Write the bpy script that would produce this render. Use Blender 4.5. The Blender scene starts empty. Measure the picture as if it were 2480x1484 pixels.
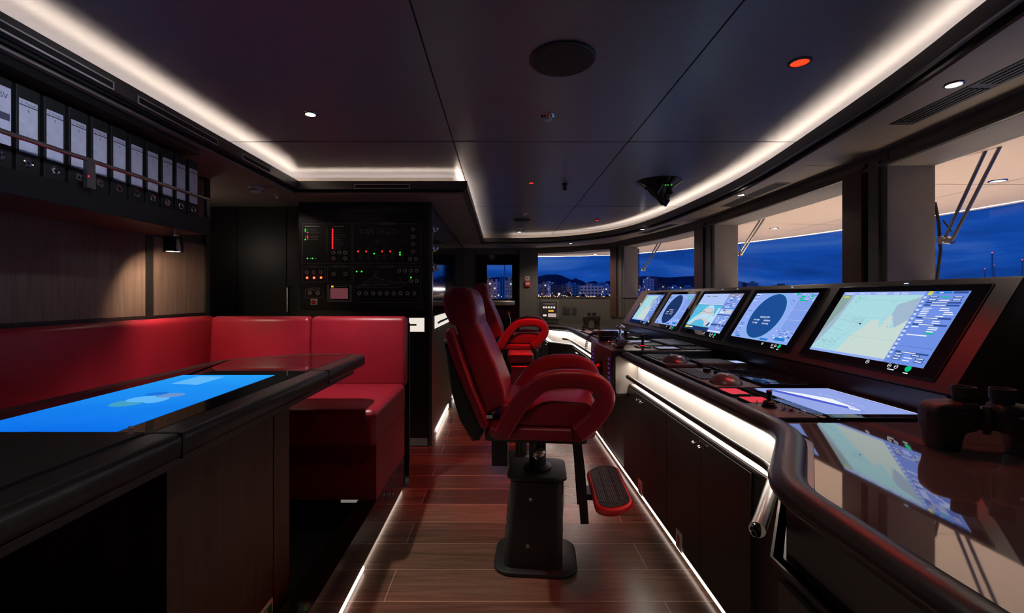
import bpy, math, random
from mathutils import Vector, Matrix
from mathutils.geometry import tessellate_polygon
random.seed(7)
S = bpy.context.scene
COL = S.collection
PI = math.pi

# ---------------------------------------------------------------- camera, world, exposure
cd = bpy.data.cameras.new('camera'); cam = bpy.data.objects.new('camera', cd); COL.objects.link(cam)
cam.location = (0, 0, 1.30); cam.rotation_euler = (PI/2, 0, 0)
cd.sensor_width = 36; cd.lens = 1090/2480*36
cd.shift_x = 26/2480; cd.shift_y = -24/2480
cd.clip_start = 0.02; cd.clip_end = 9000
S.camera = cam
S.view_settings.view_transform = 'Standard'
S.view_settings.look = 'None'
S.view_settings.gamma = 1.0
S.view_settings.exposure = 0.0
try: S.cycles.use_denoising = True
except Exception: pass
S.cycles.max_bounces = 8
S.cycles.diffuse_bounces = 4
S.cycles.glossy_bounces = 4
S.cycles.transparent_max_bounces = 12
S.cycles.sample_clamp_indirect = 4.0

W = bpy.data.worlds.new('dusk sky'); S.world = W; W.use_nodes = True
nt = W.node_tree; nt.nodes.clear()
def N(nt, t, **kw):
    n = nt.nodes.new(t)
    for k, v in kw.items():
        if k == 'inp':
            for a, b in v.items(): n.inputs[a].default_value = b
        else: setattr(n, k, v)
    return n
def L(nt, a, b): nt.links.new(a, b)
tc = N(nt, 'ShaderNodeTexCoord')
mp = N(nt, 'ShaderNodeMapping'); mp.inputs['Scale'].default_value = (1.6, 1.6, 9)
nz = N(nt, 'ShaderNodeTexNoise', inp={'Scale': 1.9, 'Detail': 6, 'Roughness': .58, 'Distortion': .4})
cr = N(nt, 'ShaderNodeValToRGB')
cr.color_ramp.elements[0].position = .34; cr.color_ramp.elements[0].color = (.0035, .032, .20, 1)
cr.color_ramp.elements[1].position = .72; cr.color_ramp.elements[1].color = (.055, .15, .46, 1)
e = cr.color_ramp.elements.new(.52); e.color = (.007, .068, .39, 1)
bg = N(nt, 'ShaderNodeBackground', inp={'Strength': 1.0}); out = N(nt, 'ShaderNodeOutputWorld')
L(nt, tc.outputs['Generated'], mp.inputs['Vector']); L(nt, mp.outputs[0], nz.inputs['Vector'])
L(nt, nz.outputs['Fac'], cr.inputs['Fac']); L(nt, cr.outputs[0], bg.inputs['Color']); L(nt, bg.outputs[0], out.inputs['Surface'])

def kelvinless(c): return c
def light(kind, name, loc, col, power, rot=(0,0,0), size=.05, angle=90, blend=.4, sy=None):
    d = bpy.data.lights.new(name, kind); d.color = col; d.energy = power
    if kind == 'SPOT': d.spot_size = math.radians(angle); d.spot_blend = blend; d.shadow_soft_size = size
    elif kind == 'AREA':
        d.shape = 'RECTANGLE' if sy else 'DISK'; d.size = size
        if sy: d.size_y = sy
    else: d.shadow_soft_size = size
    o = bpy.data.objects.new(name, d); COL.objects.link(o); o.location = loc; o.rotation_euler = rot
    return o
WARM = (1.0, .80, .66); WHITE = (1.0, .88, .80); RED = (1.0, .02, .015)
def aim(o, tgt):
    o.rotation_euler = (Vector(tgt)-o.location).to_track_quat('-Z', 'Y').to_euler()
# ceiling spots over the room (x, y, ceiling z, power, cone, colour)
SPOTS = [(-1.012, 2.387, 2.262, 105, 80, WHITE), (-1.0, .75, 2.262, 13, 110, WHITE), (.25, 1.15, 2.262, 10, 100, WARM),
         (1.745, 1.735, 2.112, 8, 130, WARM), (1.93, 3.62, 2.112, 14, 150, WARM), (1.72, 5.48, 2.112, 16, 150, WARM), (1.07, 6.93, 2.112, 30, 150, WARM),
         (.27, 6.75, 2.262, 8, 120, WARM), (-1.83, 3.68, 2.09, 1.5, 150, WARM)]
for x, y, z, p, a, c in SPOTS: light('SPOT', 'downlight_beam', (x, y, z-.012), c, p, size=.02, angle=a, blend=.55)
REDS = [(1.234, 1.861, 2.262, 38, 84), (.256, 3.83, 2.262, 110, 72), (1.216, 5.71, 2.262, 22, 90)]
for x, y, z, p, a in REDS:
    o = light('SPOT', 'red_night_beam', (x, y, z-.012), RED, p, size=.012, angle=a, blend=.45)
    if y < 2: aim(o, (.80, 1.80, .5))
aim(light('SPOT', 'binder_fill', (-.85, 1.25, 2.25), (.72, .78, 1), 20, size=.03, angle=58, blend=1), (-1.72, 1.75, 1.85))  # added out-of-view fill spot, brightens the binder labels
light('POINT', 'soffit_fill', (-2.45, 3.45, 1.75), WARM, 1.4, size=.12)  # added unseen point light without a fitting, fills the low soffit
for x in (28, 46, 66, 84): light('POINT', 'town_fill', (x, 345, 7), (1, .80, .78), 5500, size=.3)  # added unseen fill lights, lift the walls of the town
for x in (-4, 4): light('POINT', 'town_fill', (x, 335, 7), (1, .80, .78), 3500, size=.3)  # same added fill for the side door view
aim(light('SPOT', 'reading_beam', (-1.80, 2.47, 1.540), (1, .72, .5), 20, size=.02, angle=125, blend=.7), (-2.05, 2.80, 1.10))
# added warm area lights hidden outside, washing the underside of the roof overhang
for (x, y, p) in [(2.95, 2.1, 26), (3.1, 3.6, 26), (2.9, 5.2, 26), (2.3, 7.0, 20), (1.0, 8.45, 16)]:
    light('AREA', 'overhang_fill', (x, y, .35), (1, .78, .59), p, rot=(PI, 0, 0), size=.9, sy=.9)

# ---------------------------------------------------------------- materials
def mat(name, col, rough=.5, metal=0, coat=0, spec=.5, noise=.12, nscale=14, bump=0, bscale=200, stretch=None, aniso=0):
    m = bpy.data.materials.new(name); m.use_nodes = True; nt = m.node_tree
    b = nt.nodes['Principled BSDF']
    b.inputs['Base Color'].default_value = (*col, 1); b.inputs['Roughness'].default_value = rough
    b.inputs['Metallic'].default_value = metal; b.inputs['Coat Weight'].default_value = coat
    b.inputs['Coat Roughness'].default_value = .04
    b.inputs['Specular IOR Level'].default_value = spec
    tc = N(nt, 'ShaderNodeTexCoord'); mp = N(nt, 'ShaderNodeMapping')
    if stretch: mp.inputs['Scale'].default_value = stretch
    L(nt, tc.outputs['Object'], mp.inputs['Vector'])
    if noise:
        nz = N(nt, 'ShaderNodeTexNoise', inp={'Scale': nscale, 'Detail': 4})
        L(nt, mp.outputs[0], nz.inputs['Vector'])
        r = N(nt, 'ShaderNodeValToRGB')
        r.color_ramp.elements[0].position = .3; r.color_ramp.elements[1].position = .7
        r.color_ramp.elements[0].color = (*[c*(1-noise) for c in col], 1); r.color_ramp.elements[1].color = (*[min(1, c*(1+noise)) for c in col], 1)
        L(nt, nz.outputs['Fac'], r.inputs['Fac']); L(nt, r.outputs[0], b.inputs['Base Color'])
    if bump:
        bz = N(nt, 'ShaderNodeTexNoise', inp={'Scale': bscale, 'Detail': 3}); L(nt, mp.outputs[0], bz.inputs['Vector'])
        bp = N(nt, 'ShaderNodeBump', inp={'Strength': bump, 'Distance': .002}); L(nt, bz.outputs['Fac'], bp.inputs['Height']); L(nt, bp.outputs[0], b.inputs['Normal'])
    return m
def emit(name, col, s=1.0):
    m = bpy.data.materials.new(name); m.use_nodes = True; nt = m.node_tree; nt.nodes.clear()
    e = N(nt, 'ShaderNodeEmission', inp={'Color': (*col, 1), 'Strength': s}); o = N(nt, 'ShaderNodeOutputMaterial'); L(nt, e.outputs[0], o.inputs[0])
    return m
def srgb(r, g, b):
    f = lambda c: (c/255/12.92) if c/255 <= .04045 else ((c/255+.055)/1.055)**2.4
    return (f(r), f(g), f(b))
M = {}
M['ceil'] = mat('satin grey ceiling panel', (.205, .215, .25), .30, noise=.05, nscale=3, bump=.08, bscale=160, stretch=(1, 12, 1), spec=.75)
M['soffit'] = mat('brown grey soffit leather', (.24, .20, .17), .42, noise=.05, bump=.05, bscale=300)
M['seam'] = mat('dark joint', (.004, .004, .004), .8, noise=0)
M['fascia'] = mat('bronze grey fascia', (.10, .088, .08), .3, metal=.5, noise=.08, stretch=(1, 1, 8))
M['cove'] = mat('cove lining', (.32, .28, .25), .7, noise=.05)
M['led'] = emit('warm white led strip', (1, .82, .68), 19)
M['led2'] = emit('neutral white led strip', (1, .87, .76), 26)
M['ledlow'] = emit('toe kick led strip', (1, .84, .72), 4.5)
M['edge_blk'] = mat('satin black table edge', (.013, .012, .012), .30, noise=.1, bump=.05, bscale=300)
M['blk'] = mat('matte black lacquer', (.008, .008, .008), .42, noise=.1)
M['blk2'] = mat('soft black rubber', (.012, .012, .012), .6, noise=.1, bump=.05)
M['gloss'] = mat('black gloss lacquer', (.006, .006, .007), .07, noise=.05, coat=.3)
M['glass_blk'] = mat('black display glass', (.006, .006, .007), .03, noise=0, spec=.6)
M['wall'] = mat('dark grey wall leather', (.105, .102, .092), .42, noise=.06, bump=.05, bscale=250)
M['reveal'] = mat('grey brown window reveal', (.165, .145, .125), .5, noise=.06, bump=.05, bscale=250)
M['desk'] = mat('dark grey helm laminate', (.028, .027, .028), .28, noise=.08)
M['bank'] = mat('graphite monitor housing', (.045, .040, .038), .5, noise=.1, nscale=30)
M['leather_dark'] = mat('black brown stitched leather bumper', (.019, .016, .015), .34, noise=.12, bump=.12, bscale=350)
M['wing'] = mat('polished grey glass worktop', (.085, .072, .068), .03, noise=0, coat=1.0, spec=1.0)
M['wing'].node_tree.nodes['Principled BSDF'].inputs['IOR'].default_value = 2.0
M['door'] = mat('dark brown black cabinet door', (.022, .018, .016), .36, noise=.1)
M['grey'] = mat('mid grey plastic', (.16, .155, .15), .45)
M['dgrey'] = mat('dark grey plastic', (.05, .05, .052), .45)
M['white'] = mat('white plastic', (.62, .60, .58), .4, noise=.04)
M['paper'] = mat('white label paper', (.74, .74, .86), .6, noise=.08, nscale=30)
M['chrome'] = mat('polished chrome', (.75, .75, .76), .08, metal=1, noise=.03)
M['steel'] = mat('brushed steel', (.45, .43, .41), .28, metal=1, noise=.08, stretch=(1, 1, 10))
M['redp'] = mat('red plastic', (.55, .012, .014), .4, noise=.05)
M['redcore'] = mat('red button cap', (.35, .01, .012), .4, noise=.05)
M['panel'] = mat('black anodised switch panel', (.010, .009, .009), .5, noise=.08)
M['engrave'] = mat('engraved grey line', (.38, .35, .35), .6, noise=0)
M['engrave2'] = mat('faint engraved line', (.15, .135, .14), .6, noise=0)
M['leather'] = mat('red leather', (.27, .012, .026), .34, noise=.10, nscale=6, bump=.18, bscale=420, spec=.45)
M['leather2'] = mat('dark red leather', (.23, .008, .016), .42, noise=.10, nscale=5, bump=.18, bscale=420, spec=.4)
M['carpet'] = mat('dark grey footwell carpet', (.03, .027, .025), .95, noise=.3, nscale=80)
M['overhang'] = mat('beige painted overhang', (.62, .50, .41), .45, noise=.03)
M['deckpaint'] = mat('pale deck', (.5, .46, .42), .6)
M['e_red'] = emit('red indicator', (1, .02, .03), 1.6)
M['e_green'] = emit('green indicator', (.04, .9, .05), 1.2)
M['e_pale'] = emit('pale indicator', (.25, .35, .5), .5)
M['e_fire'] = emit('bright red alarm lamp', (1, .05, .015), 9)
M['e_lamp'] = emit('lit downlight lens', (1, .93, .88), 9)
M['e_redlamp'] = emit('lit red lens', (1, .03, .008), 2.6)
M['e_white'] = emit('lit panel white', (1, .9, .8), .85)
M['e_amber'] = emit('amber lamp', (1, .5, .03), 1.2)
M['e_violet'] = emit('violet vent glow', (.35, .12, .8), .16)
M['dome'] = mat('satin dark trackball shell', (.07, .065, .07), .30, spec=.9)
M['e_keyred'] = emit('red backlit key film', (.72, .05, .075), 1.0)
M['slotrim'] = mat('pale bronze slot rim', (.50, .43, .37), .4)
M['tileglow'] = mat('white keypad film', (.75, .70, .70), .35, noise=.08)

def wood(name, c1, c2, rough, axis, scale=6):
    m = bpy.data.materials.new(name); m.use_nodes = True; nt = m.node_tree; b = nt.nodes['Principled BSDF']
    b.inputs['Roughness'].default_value = rough
    tc = N(nt, 'ShaderNodeTexCoord'); mp = N(nt, 'ShaderNodeMapping')
    s = [scale*9]*3; s[axis] = scale*.5; mp.inputs['Scale'].default_value = s
    nz = N(nt, 'ShaderNodeTexNoise', inp={'Scale': 1, 'Detail': 8, 'Roughness': .65, 'Distortion': .5})
    r = N(nt, 'ShaderNodeValToRGB'); r.color_ramp.elements[0].position = .3; r.color_ramp.elements[1].position = .72
    r.color_ramp.elements[0].color = (*c1, 1); r.color_ramp.elements[1].color = (*c2, 1)
    bp = N(nt, 'ShaderNodeBump', inp={'Strength': .15, 'Distance': .002})
    L(nt, tc.outputs['Object'], mp.inputs[0]); L(nt, mp.outputs[0], nz.inputs['Vector']); L(nt, nz.outputs['Fac'], r.inputs['Fac'])
    L(nt, r.outputs[0], b.inputs['Base Color']); L(nt, nz.outputs['Fac'], bp.inputs['Height']); L(nt, bp.outputs[0], b.inputs['Normal'])
    return m
M['wood_v'] = wood('dark walnut veneer', (.045, .022, .013), (.12, .062, .036), .38, 2)
M['wood_p'] = wood('grey brown wall veneer', (.075, .050, .038), (.15, .105, .08), .45, 2, 5)
M['wood_t'] = wood('table pedestal veneer', (.034, .017, .010), (.085, .044, .026), .45, 2, 4)

def floor_mat():
    m = bpy.data.materials.new('dark oak planks'); m.use_nodes = True; nt = m.node_tree; b = nt.nodes['Principled BSDF']
    tc = N(nt, 'ShaderNodeTexCoord'); mp = N(nt, 'ShaderNodeMapping'); mp.inputs['Location'].default_value = (.35, -2.045+.225*10, 0)
    bk = N(nt, 'ShaderNodeTexBrick', offset=.37, inp={'Scale': 1, 'Mortar Size': .0026, 'Mortar Smooth': .3, 'Bias': 0, 'Brick Width': 1.9, 'Row Height': .225,
        'Color1': (.062, .031, .021, 1), 'Color2': (.145, .078, .054, 1), 'Mortar': (.34, .21, .16, 1)})
    mp2 = N(nt, 'ShaderNodeMapping'); mp2.inputs['Scale'].default_value = (2.2, 34, 10)
    nz = N(nt, 'ShaderNodeTexNoise', inp={'Scale': 1, 'Detail': 8, 'Roughness': .65, 'Distortion': .8})
    r = N(nt, 'ShaderNodeValToRGB'); r.color_ramp.elements[0].color = (.55, .52, .5, 1); r.color_ramp.elements[1].color = (1.25, 1.2, 1.15, 1)
    r.color_ramp.elements[0].position = .3; r.color_ramp.elements[1].position = .7
    mx = N(nt, 'ShaderNodeMix', data_type='RGBA', blend_type='MULTIPLY'); mx.inputs[0].default_value = 1
    L(nt, tc.outputs['Object'], mp.inputs[0]); L(nt, mp.outputs[0], bk.inputs['Vector'])
    L(nt, tc.outputs['Object'], mp2.inputs[0]); L(nt, mp2.outputs[0], nz.inputs['Vector']); L(nt, nz.outputs['Fac'], r.inputs['Fac'])
    L(nt, bk.outputs['Color'], mx.inputs[6]); L(nt, r.outputs[0], mx.inputs[7]); L(nt, mx.outputs[2], b.inputs['Base Color'])
    bp = N(nt, 'ShaderNodeBump', inp={'Strength': .25, 'Distance': .002})
    m2 = N(nt, 'ShaderNodeMath', operation='SUBTRACT'); L(nt, nz.outputs['Fac'], m2.inputs[0]); L(nt, bk.outputs['Fac'], m2.inputs[1])
    L(nt, m2.outputs[0], bp.inputs['Height']); L(nt, bp.outputs[0], b.inputs['Normal'])
    b.inputs['Roughness'].default_value = .25
    return m
M['floor'] = floor_mat()
def glass_mat():
    m = bpy.data.materials.new('window glass'); m.use_nodes = True; nt = m.node_tree; nt.nodes.clear()
    t = N(nt, 'ShaderNodeBsdfTransparent', inp={'Color': (.94, .96, .98, 1)}); g = N(nt, 'ShaderNodeBsdfGlossy', inp={'Roughness': .01, 'Color': (1, 1, 1, 1)})
    lw = N(nt, 'ShaderNodeLayerWeight', inp={'Blend': .5}); pw = N(nt, 'ShaderNodeMath', operation='POWER'); pw.inputs[1].default_value = 5; L(nt, lw.outputs['Facing'], pw.inputs[0])
    f = N(nt, 'ShaderNodeMath', operation='MULTIPLY_ADD'); f.inputs[1].default_value = .6; f.inputs[2].default_value = .035; L(nt, pw.outputs[0], f.inputs[0]); mx = N(nt, 'ShaderNodeMixShader'); o = N(nt, 'ShaderNodeOutputMaterial')
    L(nt, f.outputs[0], mx.inputs[0]); L(nt, t.outputs[0], mx.inputs[1]); L(nt, g.outputs[0], mx.inputs[2]); L(nt, mx.outputs[0], o.inputs[0])
    return m
M['glass'] = glass_mat()

# ---------------------------------------------------------------- mesh helpers
def Txy(a, b, h): return (a, b, h)
def Txz(a, b, h): return (a, h, b)
def Tyz(a, b, h): return (h, a, b)
def area2(p): return sum(p[i][0]*p[(i+1) % len(p)][1]-p[(i+1) % len(p)][0]*p[i][1] for i in range(len(p)))
def inset(poly, d):
    n = len(poly); s = 1 if area2(poly) > 0 else -1; r = []
    for i in range(n):
        p0, p1, p2 = Vector(poly[i-1]), Vector(poly[i]), Vector(poly[(i+1) % n])
        a = (p1-p0).normalized(); b = (p2-p1).normalized()
        na = Vector((-a.y, a.x))*s; nb = Vector((-b.y, b.x))*s
        k = na+nb; q = k.dot(k)
        k = k*(2/q) if q > .35 else na
        r.append(tuple(p1+k*d))
    return r
def rrect(x0, x1, y0, y1, r, n=5):
    p = []
    for cx, cy, a in ((x1-r, y0+r, -90), (x1-r, y1-r, 0), (x0+r, y1-r, 90), (x0+r, y0+r, 180)):
        for i in range(n+1):
            t = math.radians(a+90*i/n); p.append((cx+r*math.cos(t), cy+r*math.sin(t)))
    return p
def fillet(pts, r, n=6, closed=False):
    P = [Vector(p) for p in pts]; o = []
    N_ = len(P)
    for i in range(N_):
        if not closed and i in (0, N_-1): o.append(tuple(P[i])); continue
        a, b, c = P[i-1], P[i], P[(i+1) % N_]
        u = (a-b); v = (c-b); d = min(r, u.length*.49, v.length*.49)
        s, e2 = b+u.normalized()*d, b+v.normalized()*d
        for k in range(n+1):
            t = k/n; o.append(tuple(s*(1-t)**2+b*2*t*(1-t)+e2*t*t))
    return o
def offpath(pts, d):
    P = [Vector(p[:2]) for p in pts]; r = []
    for i, p in enumerate(P):
        a = (p-P[i-1]).normalized() if i > 0 else None; b = (P[i+1]-p).normalized() if i < len(P)-1 else None
        if a is None: a = b
        if b is None: b = a
        na, nb = Vector((a.y, -a.x)), Vector((b.y, -b.x)); k = na+nb
        r.append(tuple(p+k*(2/k.dot(k))*d))
    return r      # positive d = to the right of travel

class MB:
    def __init__(s): s.v = []; s.f = []; s.m = []
    def add(s, vs, fs, m):
        o = len(s.v); s.v += [tuple(p) for p in vs]
        for f in fs: s.f.append(tuple(o+i for i in f)); s.m.append(m)
        return s
    def box(s, x0, x1, y0, y1, z0, z1, m, T=None):
        vs = [(x, y, z) for z in (z0, z1) for x, y in ((x0, y0), (x1, y0), (x1, y1), (x0, y1))]
        if T: vs = [T(*p) for p in vs]
        return s.add(vs, [(0, 3, 2, 1), (4, 5, 6, 7), (0, 1, 5, 4), (1, 2, 6, 5), (2, 3, 7, 6), (3, 0, 4, 7)], m)
    def rings(s, R, m, caps=True, closed=False):
        n = len(R[0]); vs = [p for r in R for p in r]; fs = []
        k = len(R)
        for j in range(k if closed else k-1):
            a, b = j*n, ((j+1) % k)*n
            for i in range(n): fs.append((a+i, a+(i+1) % n, b+(i+1) % n, b+i))
        if caps and not closed: fs.append(tuple(range(n-1, -1, -1))); fs.append(tuple((k-1)*n+i for i in range(n)))
        return s.add(vs, fs, m)
    def prism(s, poly, h0, h1, m, r=0, T=Txy, seg=4, both=True):
        R = []
        if r:
            if both:
                for i in range(seg+1):
                    t = PI/2*i/seg; ip = inset(poly, r*(1-math.sin(t))) if i < seg else poly
                    R.append([T(a, b, h0+r*(1-math.cos(t))) for a, b in ip])
            else: R.append([T(a, b, h0) for a, b in poly])
            for i in range(seg+1):
                t = PI/2*i/seg; ip = inset(poly, r*(1-math.cos(t))) if i > 0 else poly
                R.append([T(a, b, h1-r*(1-math.sin(t))) for a, b in ip])
        else: R = [[T(a, b, h) for a, b in poly] for h in (h0, h1)]
        return s.rings(R, m)
    def rbox(s, x0, x1, y0, y1, z0, z1, m, r=.01, c=None, T=None, seg=3):
        c = r if c is None else c
        return s.prism(rrect(x0, x1, y0, y1, max(c, 1e-4), 4), z0, z1, m, r=r, T=T or Txy, seg=seg)
    def tube(s, path, r, m, n=10, closed=False, ry=None, caps=True, up=(0, 0, 1)):
        P = [Vector(p) for p in path]; R = []; k = len(P); ry = ry or r
        for i in range(k):
            if closed: t = (P[(i+1) % k]-P[i-1])
            else: t = (P[min(i+1, k-1)]-P[max(i-1, 0)])
            t.normalize(); u = Vector(up)
            if abs(t.dot(u)) > .95: u = Vector((1, 0, 0)) if abs(t.x) < .9 else Vector((0, 1, 0))
            a = t.cross(u).normalized(); b = a.cross(t)
            rr = r[i] if isinstance(r, (list, tuple)) else r; ryy = ry[i] if isinstance(ry, (list, tuple)) else ry
            R.append([tuple(P[i]+a*rr*math.cos(2*PI*j/n)+b*ryy*math.sin(2*PI*j/n)) for j in range(n)])
        return s.rings(R, m, caps=caps, closed=closed)
    def sweep(s, path, sec, m, closed=False, side=(0, 1, 0)):
        # section (a, b): a along the fixed side axis, b along the in-plane normal
        P = [Vector(p) for p in path]; k = len(P); R = []; sd = Vector(side)
        for i in range(k):
            if closed: t1 = (P[i]-P[i-1]).normalized(); t2 = (P[(i+1) % k]-P[i]).normalized()
            else:
                t1 = (P[i]-P[max(i-1, 0)]).normalized() if i else (P[1]-P[0]).normalized(); t2 = (P[min(i+1, k-1)]-P[i]).normalized() if i < k-1 else t1
            t = (t1+t2).normalized(); nrm = t.cross(sd).normalized(); f = 1/max(.6, math.sqrt(max(.01, (1+t1.dot(t2))/2)))
            R.append([tuple(P[i]+sd*a+nrm*b*f) for a, b in sec])
        return s.rings(R, m, closed=closed)
    def lathe(s, prof, c, m, n=20, axis='z'):
        T = {'z': lambda a, b, h: (c[0]+a, c[1]+b, c[2]+h), 'y': lambda a, b, h: (c[0]+a, c[1]+h, c[2]+b), 'x': lambda a, b, h: (c[0]+h, c[1]+a, c[2]+b)}[axis] if isinstance(axis, str) else axis
        R = [[T(r*math.cos(2*PI*i/n), r*math.sin(2*PI*i/n), h) for i in range(n)] for r, h in prof]
        return s.rings(R, m)
    def quad(s, pts, m): return s.add(pts, [tuple(range(len(pts)))], m)
    def text(s, txt, T, size, m, x=0, y=0, h=0, align='LEFT', sx=1, bold=0):
        cu = bpy.data.curves.new('t', 'FONT'); cu.body = txt; cu.size = size; cu.align_x = align; cu.resolution_u = 2; cu.offset = bold
        ob = bpy.data.objects.new('t', cu); me = ob.to_mesh()
        vs = [T(x+v.co.x*sx, y+v.co.y, h) for v in me.vertices]; fs = [tuple(p.vertices) for p in me.polygons]
        if vs: s.add(vs, fs, m)
        ob.to_mesh_clear(); bpy.data.objects.remove(ob); bpy.data.curves.remove(cu)
        return s
    def build(s, name, parent=None, local=False, smooth=35, fixn=True):
        if parent is not None: org = Vector((0, 0, 0)) if local else root_loc(parent)
        elif local: org = Vector((0, 0, 0))
        else:
            xs = [p[0] for p in s.v]; ys = [p[1] for p in s.v]; zs = [p[2] for p in s.v]
            org = Vector(((min(xs)+max(xs))/2, (min(ys)+max(ys))/2, min(zs)))
        me = bpy.data.meshes.new(name)
        me.from_pydata([tuple(Vector(p)-org) for p in s.v], [], s.f)
        keys = []
        for k in s.m:
            if k not in keys: keys.append(k)
        for k in keys: me.materials.append(M[k])
        for p, k in zip(me.polygons, s.m): p.material_index = keys.index(k); p.use_smooth = True
        if fixn:
            import bmesh
            bm = bmesh.new(); bm.from_mesh(me); bmesh.ops.recalc_face_normals(bm, faces=bm.faces); bm.to_mesh(me); bm.free()
        me.update()
        me.set_sharp_from_angle(angle=math.radians(smooth))
        o = bpy.data.objects.new(name, me); COL.objects.link(o)
        if parent is not None: o.parent = parent
        else: o.location = org
        return o
def root_loc(o):
    v = Vector((0, 0, 0))
    while o is not None: v += Vector(o.location); o = o.parent
    return v
def tag(o, label=None, cat=None, group=None, kind=None):
    if label: o['label'] = label
    if cat: o['category'] = cat
    if group: o['group'] = group
    if kind: o['kind'] = kind
    return o
def thing(name, label, cat, loc=(0, 0, 0), rz=0, group=None):
    o = bpy.data.objects.new(name, None); o.empty_display_size = .05; COL.objects.link(o); o.location = loc; o.rotation_euler = (0, 0, rz)
    return tag(o, label, cat, group)
def copy_tree(o, loc, label=None, rz=None):
    def rec(a, par):
        c = a.copy(); COL.objects.link(c); c.parent = par
        for ch in [x for x in bpy.data.objects if x.parent == a]: rec(ch, c)
        return c
    c = rec(o, None); c.location = loc
    if rz is not None: c.rotation_euler = (0, 0, rz)
    if label: c['label'] = label
    return c
def struct(mb, name, **k): return tag(mb.build(name, **k), kind='structure')
F = 1090.0
def PX(px, Y): return (px-1214)*Y/F          # world x of picture column px at depth Y (measuring aid)
def PZ(py, Y): return 1.30-(py-718)*Y/F
# ================================================================ ROOM SHELL
WALL = [(1.80, -1.2), (1.92, .3), (2.02, 1.2), (2.08, 1.8), (2.15, 2.5), (2.17, 2.85), (2.18, 3.6), (2.17, 4.57), (2.15, 4.99), (2.03, 5.75), (1.80, 6.57), (1.69, 6.95), (1.2, 7.35), (.6, 7.6), (.31, 7.65)]
GLASS = [(2.05, -1.2), (2.17, .3), (2.27, 1.2), (2.34, 1.8), (2.41, 2.5), (2.44, 2.9), (2.45, 3.6), (2.42, 4.6), (2.40, 5.0), (2.28, 5.85), (2.01, 6.63), (1.93, 7.12), (1.35, 7.62), (.62, 7.87), (.31, 7.9)]
SILL, HEAD, SOF, TOP = 1.285, 2.03, 2.12, 2.27
m = MB().box(-2.9, 2.6, -1.6, 8.1, -.06, 0, 'floor'); struct(m, 'floor')

# upper ceiling: a flat deckhead of big panels with dark joints
m = MB().box(-2.9, 2.6, -1.6, 8.1, TOP, TOP+.05, 'ceil')
for x in (-.30, .795): m.box(x-.003, x+.003, -1.5, 7.3, TOP-.0012, TOP+.001, 'seam')
for y in (2.82, 4.85, .75, 6.5): m.box(-1.7, 1.95, y-.002, y+.002, TOP-.0012, TOP+.001, 'seam')
struct(m, 'ceiling')
# lowered soffit with the cove opening
LIP = [(1.22, .45), (1.40, .95), (1.486, 1.366), (1.59, 1.76), (1.69, 2.35), (1.80, 3.08), (1.84, 3.6), (1.84, 4.12), (1.80, 5.08), (1.68, 5.75), (1.51, 6.2), (1.25, 6.55), (.95, 6.80), (.55, 6.97), (.15, 7.0)]
def smooth_path(P, k=3):
    for _ in range(k):
        Q = [P[0]]
        for a, b in zip(P[:-1], P[1:]): Q += [(a[0]*.75+b[0]*.25, a[1]*.75+b[1]*.25), (a[0]*.25+b[0]*.75, a[1]*.25+b[1]*.75)]
        P = Q+[P[-1]]
    return P
LIPS = smooth_path(LIP, 2)
OPEN = LIPS+[(-.27, 7.0), (-.27, 3.55), (-1.60, 3.55), (-1.60, -.9), (.6, -.9), (1.05, .05)]
OUT = WALL+[(-2.8, 7.65), (-2.8, -1.2)]
def poly_hole(mb, outer, hole, z, mt):
    vs = [Vector((x, y, 0)) for x, y in outer]; hs = [Vector((x, y, 0)) for x, y in hole]
    tr = tessellate_polygon([vs, hs]); al = [(v.x, v.y, z) for v in vs+hs]
    mb.add(al, [tuple(t) for t in tr], mt)
def ring_wall(mb, P, z0, z1, mt, closed=True):
    n = len(P); vs = [(x, y, z0) for x, y in P]+[(x, y, z1) for x, y in P]
    mb.add(vs, [(i, (i+1) % n, n+(i+1) % n, n+i) for i in range(n if closed else n-1)], mt)
def grow(P, d): return inset(P, -d)
m = MB()
hole = grow(OPEN, .05)
poly_hole(m, [(x*1.0+(.05 if x > 0 else 0), y) for x, y in OUT], hole, SOF, 'soffit')
ring_wall(m, hole, SOF, SOF+.014, 'soffit')
poly_hole(m, [(x*1.0+(.05 if x > 0 else 0), y) for x, y in OUT], grow(OPEN, .004), 2.165, 'cove')
for y0 in (1.0, 2.82, 4.3, 6.1):
    m.box(1.9, 2.2, y0-.0015, y0+.0015, SOF-.0008, SOF+.001, 'seam')
struct(m, 'ceiling', fixn=False)
# bronze lip round the opening, its dark slot below and the lining with led tape behind
m = MB()
i0, i1 = grow(OPEN, .012), OPEN
for P in (OPEN, grow(OPEN, .014)): ring_wall(m, P, 2.148, 2.212, 'fascia')
n = len(OPEN); A = OPEN; B = grow(OPEN, .014)
for z in (2.148, 2.212): m.add([(x, y, z) for x, y in A]+[(x, y, z) for x, y in B], [(i, (i+1) % n, n+(i+1) % n, n+i) for i in range(n)], 'fascia')
ring_wall(m, grow(OPEN, .03), SOF+.012, 2.150, 'seam')
# bright slots along the left lip, black inside
for y0, y1 in ((.75, 1.12), (1.20, 1.86), (1.98, 2.54), (2.78, 3.12)):
    m.box(-1.601, -1.5985, y0, y1, 2.150, 2.186, 'slotrim'); m.box(-1.602, -1.5975, y0+.008, y1-.008, 2.157, 2.180, 'seam')
m.box(-1.16, -.72, 3.5485, 3.551, 2.150, 2.186, 'slotrim'); m.box(-1.152, -.728, 3.5475, 3.552, 2.157, 2.180, 'seam')
struct(m, 'trim_1', fixn=False)
m = MB(); ring_wall(m, grow(OPEN, .13), 2.166, TOP, 'cove'); struct(m, 'trim_2', fixn=False)
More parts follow.
